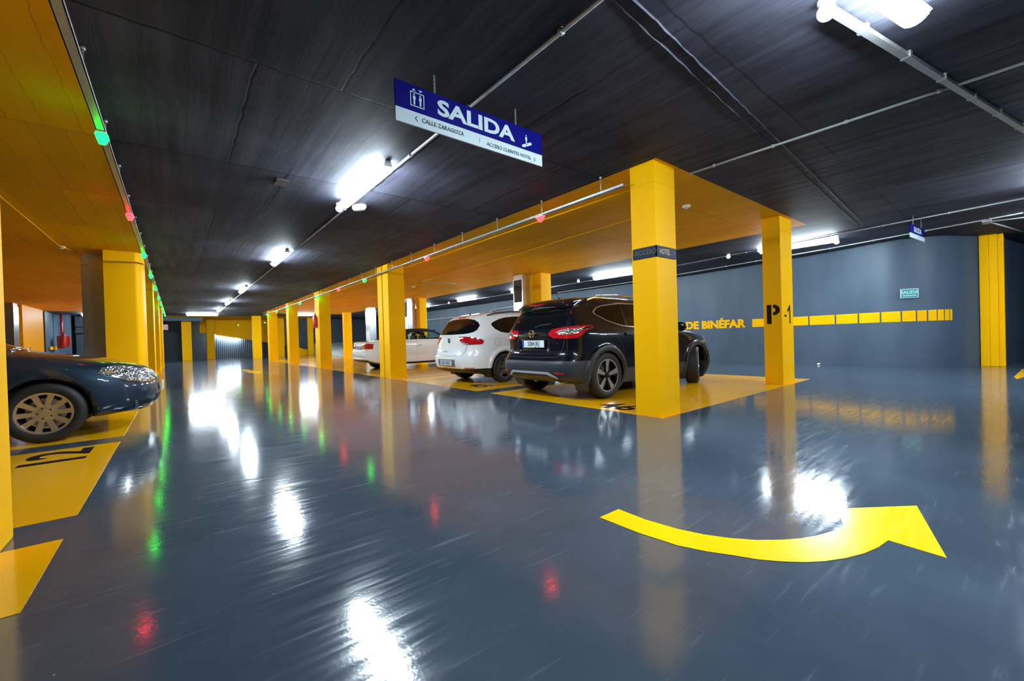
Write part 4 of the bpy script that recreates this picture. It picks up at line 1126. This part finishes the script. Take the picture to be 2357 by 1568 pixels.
b_ = Body(side_, plan_, sect_, 4.58, .886, (.90, 3.645), .365, .318)
c = Car('car', 'dark blue-grey saloon nosing out of the left bays, behind the near left column', (-4.742, 7.385, 0), 0.0, b_, [M['carblue'], M['black']])
CARS['blue'] = c
for x in (.90, 3.645):
    for sg in (-1, 1): make_wheel(c.root, x, sg * .878, .315, .315, .215, .21, 'ten', (M['silver'], M['alloyblack'], M['tyre']), phase=.05)
# ------------------------------------------------------------------ details of the black crossover
c = CARS['suv']; g = c.root
c.rear('rear_window', M['glass'], [(-.62, 1.12), (-.40, 1.085), (0, 1.075), (.40, 1.085), (.62, 1.12), (.60, 1.25), (.52, 1.38), (0, 1.41), (-.52, 1.38), (-.60, 1.25)], thick=.004)
bm = NB()
prof = [(.215, 1.462), (.235, 1.485), (.33, 1.535), (.62, 1.578), (.62, 1.56), (.36, 1.46), (.27, 1.435), (.225, 1.445)]
ys_ = [-.60, -.57, -.4, 0, .4, .57, .60]
rings = []
for y in ys_:
    k = .0 if abs(y) < .5 else (.05 if abs(y) < .59 else .10); dz = -.10 * y * y
    rings.append([bm.verts.new((x + k * (1 - (x - .215) / .45) + .14 * y * y, y, z + dz)) for x, z in prof])
for a, b in zip(rings, rings[1:]):
    for i in range(len(prof)): bm.faces.new((a[i], a[(i + 1) % len(prof)], b[(i + 1) % len(prof)], b[i]))
bm.faces.new(rings[0]); bm.faces.new(rings[-1][::-1]); bmesh.ops.recalc_face_normals(bm, faces=bm.faces)
sp = obj('spoiler', bm, M['carblack'], g, smooth=True)
bm = NB(); box(bm, .212, .240, -.16, .16, 1.462, 1.478); obj('brake_light', bm, M['redlens'], sp)
tl = [(.143, -.345, 1.010), (.16, -.42, 1.066), (.199, -.599, 1.088), (.306, -.759, 1.108), (.45, -.80, 1.112), (.612, -.80, 1.107), (.60, -.825, 1.075), (.434, -.836, 1.033), (.344, -.825, .966), (.280, -.792, .932), (.176, -.675, .928), (.130, -.465, .938), (.132, -.385, .975)]
cl = [(.155, -.50, 1.020), (.175, -.57, 1.050), (.205, -.666, 1.064), (.349, -.79, 1.078), (.52, -.81, 1.088), (.50, -.812, 1.070), (.35, -.803, 1.035), (.297, -.793, 1.005), (.203, -.710, .985), (.149, -.571, .985)]
dk = [(.36, -.805, 1.062), (.45, -.805, 1.085), (.585, -.815, 1.090), (.58, -.818, 1.080), (.44, -.815, 1.052)]
for sg in (-1, 1):
    d = (math.cos(math.radians(52)), -sg * math.sin(math.radians(52)), 0)
    lens = c.patch('tail_light', M['redlens'], [(x, -sg * -y if False else sg * abs(y), z) for x, y, z in tl], d, thick=.014, grid=.03)
    c.patch('clear_lens', M['clearlens'], [(x, sg * abs(y), z) for x, y, z in cl], d, thick=.0175, sink=.004, parent=lens, grid=.03)
    c.patch('dark_lens', M['glass'], [(x, sg * abs(y), z) for x, y, z in dk], d, thick=.0185, sink=.003, parent=lens, grid=.03)
win = [(.800, 1.305), (.815, 1.335), (.945, 1.402), (1.10, 1.432), (1.5, 1.468), (2.05, 1.475), (2.5, 1.40), (2.85, 1.23), (3.0, 1.12), (2.4, 1.085), (1.558, 1.092), (1.338, 1.102), (1.217, 1.130), (.999, 1.191), (.82, 1.28)]
c.side('side_window', M['glass'], win, thick=.004)
ring_patch(c, 'window_trim', M['copper'], win, .022, thick=.011)
c.side('door_pillar', M['carblack'], [(1.40, 1.085), (1.47, 1.462), (1.53, 1.464), (1.47, 1.085)], thick=.008)
c.side('door_pillar', M['carblack'], [(2.02, 1.083), (2.02, 1.48), (2.10, 1.48), (2.12, 1.083)], thick=.008)
for sg in (-1, 1):
    for xw in (.835, 3.48):
        c.patch('wheel_arch_trim', M['plastic'], [(x, 0, z) for x, z in arch_ring(xw, .345, .388, .455, -.10 * PI, 1.10 * PI, 22)], (0, -sg, 0), thick=.012, grid=.04)
    c.patch('sill_trim', M['plastic'], [(1.25, 0, .30), (1.28, 0, .43), (3.05, 0, .43), (3.08, 0, .30)], (0, -sg, 0), thick=.012)
c.side('door_seam', M['seam'], ribbon([(1.24, .66), (1.22, .80), (1.10, .95), (1.08, 1.10)], .008), thick=.0015)
c.side('door_seam', M['seam'], ribbon([(2.07, .44), (2.10, .8), (2.08, 1.08)], .008), thick=.0015)
c.side('door_handle', M['carblack'], [(1.30, .955), (1.30, .985), (1.50, .985), (1.50, .955)], thick=.03)
c.rear('hatch_seam', M['seam'], ribbon([(-.64, 1.09), (-.66, .93), (-.60, .72), (-.55, .655), (0, .645), (.55, .655), (.60, .72), (.66, .93), (.64, 1.09)], .009), thick=.0015)
c.rear('bumper_strip', M['pvc'], [(-.56, .335), (-.40, .405), (.40, .405), (.56, .335), (.56, .365), (.42, .435), (-.42, .435), (-.56, .365)], thick=.012)
c.corner('reflector', M['redlens'], [(.04, -.55, .415), (.04, -.55, .438), (.08, -.70, .434), (.08, -.70, .411)], 15, thick=.014)
c.rear('chrome_bar', M['chrome'], [(-.20, 1.005), (-.20, 1.028), (.20, 1.028), (.20, 1.005)], thick=.014)
pl_ = plate(g, -.01, .855, .118, '5084 JKJ')
bm = NB(); lathe(bm, [(.062, 0), (.062, .012), (.050, .012), (.050, 0)], 28, 'Y', close=True, M=Matrix.Rotation(PI / 2, 4, 'Z')); box(bm, -.014, 0, -.068, .068, -.012, .012)
for v in bm.verts: v.co.x = -abs(v.co.x) if abs(v.co.x) < .02 else v.co.x
obj('badge', bm, M['chrome'], g, (.105, 0, 1.015))
bm = NB(); tube(bm, (.0, 0, 0), (-.17, 0, .17), .0035, 6); lathe(bm, [(.03, -.02), (.02, .01), (.006, .02)], 14); obj('antenna', bm, M['black'], g, (.72, 0, 1.585))
rail_tube(c, 'roof_rail', [(.72, .60, 1.515), (.95, .60, 1.585), (1.5, .60, 1.612), (2.1, .59, 1.595), (2.45, .58, 1.515)], .018, M['chrome'])
mirror(c, 2.72, 1.07, M['carblack'])
c.patch('rear_wiper', M['black'], [(0, y, z) for y, z in ribbon([(.0, 1.10), (-.1, 1.135), (-.34, 1.15)], .018)], (1, 0, 0), thick=.018)
c.front('headlight', M['headlens'], [(.45, .74), (.82, .80), (.82, .88), (.45, .82)], thick=.006); c.front('headlight', M['headlens'], [(-.45, .74), (-.82, .80), (-.82, .88), (-.45, .82)], thick=.006)
# exhaust
bm = NB(); tube(bm, (.12, -.50, .27), (.4, -.50, .27), .03, 14); obj('exhaust', bm, M['galv'], g)

# ------------------------------------------------------------------ details of the white hatchback
c = CARS['hatch']; g = c.root
half = [(.0, 1.062), (.45, 1.066), (.57, 1.075), (.67, 1.10), (.715, 1.15), (.712, 1.24), (.66, 1.31), (.55, 1.365), (.3, 1.402), (.0, 1.412)]
c.rear('rear_window', M['glass'], [(-y, z) for y, z in half] + [(y, z) for y, z in half[-2:0:-1]], thick=.004)
tl = [(.140, -.36, 1.002), (.155, -.460, 1.012), (.256, -.687, .998), (.398, -.786, .960), (.458, -.809, .925), (.460, -.810, .885), (.435, -.805, .855), (.414, -.798, .846), (.208, -.669, .838), (.138, -.543, .858), (.120, -.44, .915)]
cl = [(.122, -.445, .925), (.135, -.52, .900), (.165, -.62, .872), (.20, -.66, .850), (.138, -.545, .868)]
for sg in (-1, 1):
    d = (math.cos(math.radians(50)), -sg * math.sin(math.radians(50)), 0)
    lens = c.patch('tail_light', M['redlens'], [(x, sg * abs(y), z) for x, y, z in tl], d, thick=.014, grid=.03)
    c.patch('clear_lens', M['clearlens'], [(x, sg * abs(y), z) for x, y, z in cl], d, thick=.017, sink=.004, parent=lens, grid=.03)
win = [(.735, 1.275), (.80, 1.312), (.985, 1.376), (1.2, 1.42), (1.45, 1.442), (1.95, 1.45), (2.4, 1.39), (2.85, 1.22), (3.1, 1.09), (2.5, 1.062), (1.354, 1.066), (1.072, 1.071), (.93, 1.092), (.80, 1.155), (.735, 1.235)]
c.side('side_window', M['glass'], win, thick=.004)
c.side('door_pillar', M['black'], [(1.50, 1.06), (1.56, 1.44), (1.66, 1.44), (1.62, 1.06)], thick=.006)
c.rear('hatch_seam', M['greyseam'], ribbon([(-.62, .86), (-.60, .70), (-.54, .615), (0, .605), (.54, .615), (.60, .70), (.62, .86)], .009), thick=.0015)
c.side('door_seam', M['greyseam'], ribbon([(1.40, .45), (1.30, .60), (1.12, .80), (1.10, 1.0), (1.08, 1.06)], .007), thick=.0015)
c.side('door_seam', M['greyseam'], ribbon([(2.15, .30), (2.18, .7), (2.14, 1.06)], .007), thick=.0015)
c.side('door_handle', M['carwhite'], [(1.17, .925), (1.17, .945), (1.32, .948), (1.32, .928)], thick=.028)
c.patch('fuel_flap', M['greyseam'], [(x, 0, z) for x, z in [(.80 + .085 * math.cos(i * PI / 10), .89 + .085 * math.sin(i * PI / 10)) for i in range(20)] ], (0, 1, 0), thick=.0012)
c.patch('fuel_flap', M['carwhite'], [(x, 0, z) for x, z in [(.80 + .080 * math.cos(i * PI / 10), .89 + .080 * math.sin(i * PI / 10)) for i in range(20)] ], (0, 1, 0), thick=.0022)
pr = c.rear('plate_recess', M['greyseam'], [(-.33, .375), (.33, .375), (.36, .53), (-.36, .53)], thick=.0015)
plate(g, -.02, .455, -.008, '0263 GKD', tilt=0.0, base='signwhite', strip=True)
bm = NB(); prism(bm, [(-.035, .05), (.02, .05), (.035, .02), (-.01, .01), (-.035, -.012)], 0, .008); prism(bm, [(.035, -.05), (-.02, -.05), (-.035, -.02), (.01, -.01), (.035, .012)], 0, .008)
for v in bm.verts: v.co = Vector((-v.co.z, -v.co.x, v.co.y))
obj('badge', bm, M['plateink'], g, (.101, 0, .935))
me = text_mesh('ALTEA XL', .05, bold=.0, extrude=.002, sx=1.1); link('model_lettering', me, M['pvc'], g, (.066, .10, .70), (PI / 2, 0, -PI / 2))
me = text_mesh('TDI', .045, bold=.001, extrude=.002); link('engine_lettering', me, M['plateink'], g, (.098, -.50, .69), (PI / 2, 0, -PI / 2 - .25))
c.rear('brake_light', M['redlens'], [(-.15, 1.425), (-.15, 1.448), (.15, 1.448), (.15, 1.425)], thick=.006)
c.corner('reflector', M['redlens'], [(.10, -.60, .345), (.10, -.60, .362), (.25, -.75, .360), (.25, -.75, .343)], 35, thick=.008)
bm = NB(); tube(bm, (0, 0, 0), (-.11, 0, .20), .0035, 6); lathe(bm, [(.028, -.02), (.018, .012), (.006, .02)], 14); obj('antenna', bm, M['black'], g, (.68, 0, 1.515))
rail_tube(c, 'roof_rail', [(.72, .58, 1.455), (.95, .57, 1.515), (1.4, .56, 1.558), (1.95, .55, 1.565), (2.5, .54, 1.49)], .017, M['black'])
mirror(c, 3.0, 1.06, M['carwhite'])
c.side('sill_trim', M['black'], [(1.36, .20), (1.36, .245), (3.18, .245), (3.18, .20)], thick=.006)
c.front('headlight', M['headlens'], [(.45, .66), (.80, .72), (.80, .80), (.45, .74)], thick=.006); c.front('headlight', M['headlens'], [(-.45, .66), (-.80, .72), (-.80, .80), (-.45, .74)], thick=.006)

# ------------------------------------------------------------------ details of the convertible
c = CARS['conv']; g = c.root
for sg in (-1, 1):
    d = (math.cos(math.radians(45)), -sg * math.sin(math.radians(45)), 0)
    c.patch('tail_light', M['redlens'], [(x, sg * y, z) for x, y, z in [(.064, .30, .72), (.10, .37, .895), (.15, .70, .90), (.28, .818, .885), (.25, .824, .715), (.12, .72, .715)]], d, thick=.010, grid=.03)
hs_ = [(x, z) for x, z in win_c]
cx_ = sum(p[0] for p in hs_) / len(hs_); cz_ = 1.12
def grow(P, k): return [(x + (k if x > cx_ else -k) * (.9 if abs(x - cx_) > .5 else .2), z + (k if z > cz_ else -k * .3)) for x, z in P]
for sg in (-1, 1):
    # door glass hung in the opening, slightly inside the roof frame
    bm = NB(); vs_ = []
    for x, z in grow(win_c, .012):
        y = .80 - (z - 1.0) * .50
        vs_.append(bm.verts.new((x, sg * y, z)))
    bm.faces.new(vs_); obj('side_window', bm, M['clearglass'], g)
    fr = ribbon([(1.38, .99), (1.47, 1.15), (1.66, 1.275), (2.05, 1.305), (2.42, 1.295), (2.64, 1.222), (3.06, .995)], .06)
    bm = NB()
    P_ = [(1.38, 1.0), (1.47, 1.15), (1.66, 1.268), (2.05, 1.300), (2.42, 1.290), (2.64, 1.218), (3.08, .995)]
    pts3 = [(x, sg * (.805 - (z - 1.0) * .50), z) for x, z in P_]
    for a, b in zip(pts3, pts3[1:]): tube(bm, a, b, .028, 10)
    obj('window_frame', bm, M['softtop'], g, smooth=True)
    bm = NB(); tube(bm, (1.98, sg * .66, 1.27), (2.16, sg * .78, 1.0), .014, 8); obj('quarter_post', bm, M['black'], g)
bm = NB(); vs_ = [bm.verts.new(p) for p in ((2.66, -.60, 1.30), (2.66, .60, 1.30), (3.16, .70, 1.03), (3.16, -.70, 1.03))]; bm.faces.new(vs_); obj('windscreen', bm, M['clearglass'], g)
bm = NB(); tube(bm, (2.62, -.62, 1.30), (2.62, .62, 1.30), .03, 10); obj('windscreen_header', bm, M['black'], g)
bm = NB(); box(bm, 1.0, 3.1, -.76, .76, .3, .93, bev=.03); obj('cabin_tub', bm, M['black'], g)
for x in (1.55, 2.25):
    for y in (-.36, .36):
        bm = NB(); box(bm, x - .06, x + .06, y - .22, y + .22, .9, 1.13, bev=.04); box(bm, x - .045, x + .045, y - .11, y + .11, 1.13, 1.24, bev=.035); obj('seat', bm, M['black'], g, smooth=True)
bm = NB(); bmesh.ops.create_cone(bm, segments=24, radius1=.18, radius2=.17, depth=.03, cap_ends=False); obj('steering_wheel', bm, M['black'], g, (2.72, .36, 1.02), (0, -1.1, 0))
c.side('door_seam', M['greyseam'], ribbon([(1.775, .32), (1.785, .7), (1.77, .97)], .007), thick=.0015)
c.side('door_seam', M['greyseam'], ribbon([(3.05, .30), (3.08, .7), (3.02, .93)], .007), thick=.0015)
c.side('door_handle', M['chrome'], [(1.82, .785), (1.82, .803), (1.97, .803), (1.97, .785)], thick=.028)
c.side('side_moulding', M['carwhite2'], [(1.40, .525), (1.40, .555), (3.2, .555), (3.2, .525)], thick=.010)
c.rear('boot_seam', M['greyseam'], ribbon([(-.72, .90), (-.66, .62), (0, .60), (.66, .62), (.72, .90)], .008), thick=.0015)
c.rear('bumper_valance', M['plastic'], [(-.75, .24), (.75, .24), (.70, .36), (-.70, .36)], thick=.006)
c.rear('plate_recess', M['pvc'], [(-.30, .70), (.30, .70), (.33, .83), (-.33, .83)], thick=.002)
plate(g, 0, .765, .040, '7318 CKB', tilt=.0)
bm = NB()
for k in range(4): lathe(bm, [(.026, 0), (.026, .006), (.020, .006), (.020, 0)], 20, 'Y', close=True, M=Matrix.Translation((-.0, (k - 1.5) * .038, 0)) @ Matrix.Rotation(PI / 2, 4, 'Z'))
obj('badge', bm, M['chrome'], g, (.075, 0, .90))
mirror(c, 2.85, .99, M['carwhite2'])

# ------------------------------------------------------------------ details of the dark blue car
c = CARS['blue']; g = c.root
hl = [(4.05, -.80, .700), (4.075, -.75, .755), (4.186, -.66, .775), (4.313, -.54, .755), (4.42, -.42, .712), (4.486, -.40, .640), (4.515, -.40, .575), (4.40, -.62, .570), (4.275, -.725, .605), (4.160, -.763, .665)]
for sg in (-1, 1):
    d = (-math.cos(math.radians(55)), -sg * math.sin(math.radians(55)), 0)
    P_ = [(x, sg * abs(y), z) for x, y, z in hl]
    lens = c.patch('headlight', M['headlens'], P_, d, thick=.008, grid=.025)
    for (x, y, z, r) in ((4.17, -.72, .71, .032), (4.27, -.66, .69, .045), (4.38, -.56, .655, .045)):
        bm = NB(); bmesh.ops.create_uvsphere(bm, u_segments=16, v_segments=10, radius=r)
        # reflector bowl seated against the lens
        h, n, _, _ = c.bvh.ray_cast(Vector((x, sg * abs(y), z)) - Vector(d) * 2, Vector(d))
        for v in bm.verts: v.co = v.co + h + n * (-r + .016)
        obj('reflector_bowl', bm, M['chrome'], lens, smooth=True)
    c.patch('headlight_trim', M['chrome'], [(x, sg * abs(y), z) for x, y, z in [(4.160, -.763, .668), (4.275, -.725, .608), (4.40, -.62, .572), (4.515, -.40, .576), (4.515, -.40, .562), (4.40, -.62, .557), (4.275, -.725, .592), (4.160, -.763, .652)]], d, thick=.012, grid=.03)
    c.patch('turn_lens', M['signgold'], [(x, sg * abs(y), z) for x, y, z in [(4.085, -.78, .70), (4.11, -.74, .72), (4.18, -.71, .715), (4.17, -.73, .69)]], d, thick=.012, sink=.003, parent=lens)
    c.patch('fog_vent', M['black'], [(x, sg * abs(y), z) for x, y, z in [(4.36, -.68, .350), (4.46, -.57, .370), (4.475, -.51, .318), (4.445, -.52, .266), (4.371, -.655, .278)]], d, thick=.004, grid=.03)
    c.patch('fog_trim', M['chrome'], [(x, sg * abs(y), z) for x, y, z in [(4.335, -.70, .36), (4.36, -.68, .350), (4.371, -.655, .278), (4.445, -.52, .266), (4.44, -.53, .250), (4.35, -.68, .262)]], d, thick=.010, grid=.03)
c.front('grille', M['black'], [(-.30, .56), (-.36, .66), (0, .69), (.36, .66), (.30, .56)], thick=.004)
c.front('grille_bar', M['chrome'], [(-.34, .600), (-.34, .618), (.34, .618), (.34, .600)], thick=.012)
c.front('lower_grille', M['black'], [(-.40, .29), (-.44, .40), (.44, .40), (.40, .29)], thick=.004)
c.front('bumper_lip', M['chrome'], [(-.52, .235), (-.55, .26), (.55, .26), (.52, .235)], thick=.014)
bm = NB(); box(bm, 0, .012, -.26, .26, -.055, .055, bev=.003); pl2 = obj('number_plate', bm, M['plate'], g, (4.583, 0, .47))
c.side('bumper_seam', M['seam'], ribbon([(3.99, .572), (4.10, .566), (4.135, .60), (4.15, .66)], .007), thick=.0012)
c.side('wing_seam', M['seam'], ribbon([(3.25, .25), (3.22, .6), (3.16, .86)], .007), thick=.0012)
c.side('side_window', M['glass'], [(.95, 1.06), (1.3, 1.27), (1.7, 1.34), (2.3, 1.33), (2.75, 1.17), (3.05, 1.0), (2.0, .985)], thick=.004)
c.side('bonnet_seam', M['seam'], ribbon([(3.45, .925), (3.8, .868), (4.05, .80)], .006), thick=.0012)
c.top('windscreen', M['glass'], [(2.72, -.52), (2.72, .52), (3.35, .66), (3.35, -.66)], thick=.004, grid=.05)
for sg in (-1, 1):
    for xw in (.90, 3.645):
        c.patch('wheel_arch_lip', M['carblue'], [(x, 0, z) for x, z in arch_ring(xw, .318, .366, .392, -.05 * PI, 1.05 * PI, 24)], (0, -sg, 0), thick=.010, grid=.04)
bm = NB(); tube(bm, (3.36, -.55, 1.0), (3.30, .2, 1.025), .008, 8); obj('wiper', bm, M['chrome'], g)
bm = NB(); tube(bm, (3.40, -.2, .99), (3.31, .55, 1.015), .008, 8); obj('wiper', bm, M['chrome'], g)
mirror(c, 2.86, 1.02, M['carblue'])
# ------------------------------------------------------------------ world and view
w = bpy.data.worlds.new('garage_air'); bpy.context.scene.world = w; w.use_nodes = True
w.node_tree.nodes['Background'].inputs['Color'].default_value = (.5, .65, .9, 1); w.node_tree.nodes['Background'].inputs['Strength'].default_value = .02
vs = bpy.context.scene.view_settings
vs.view_transform = 'Standard'; vs.look = 'None'; vs.gamma = 1.0; vs.exposure = 2.52; vs.use_curve_mapping = False
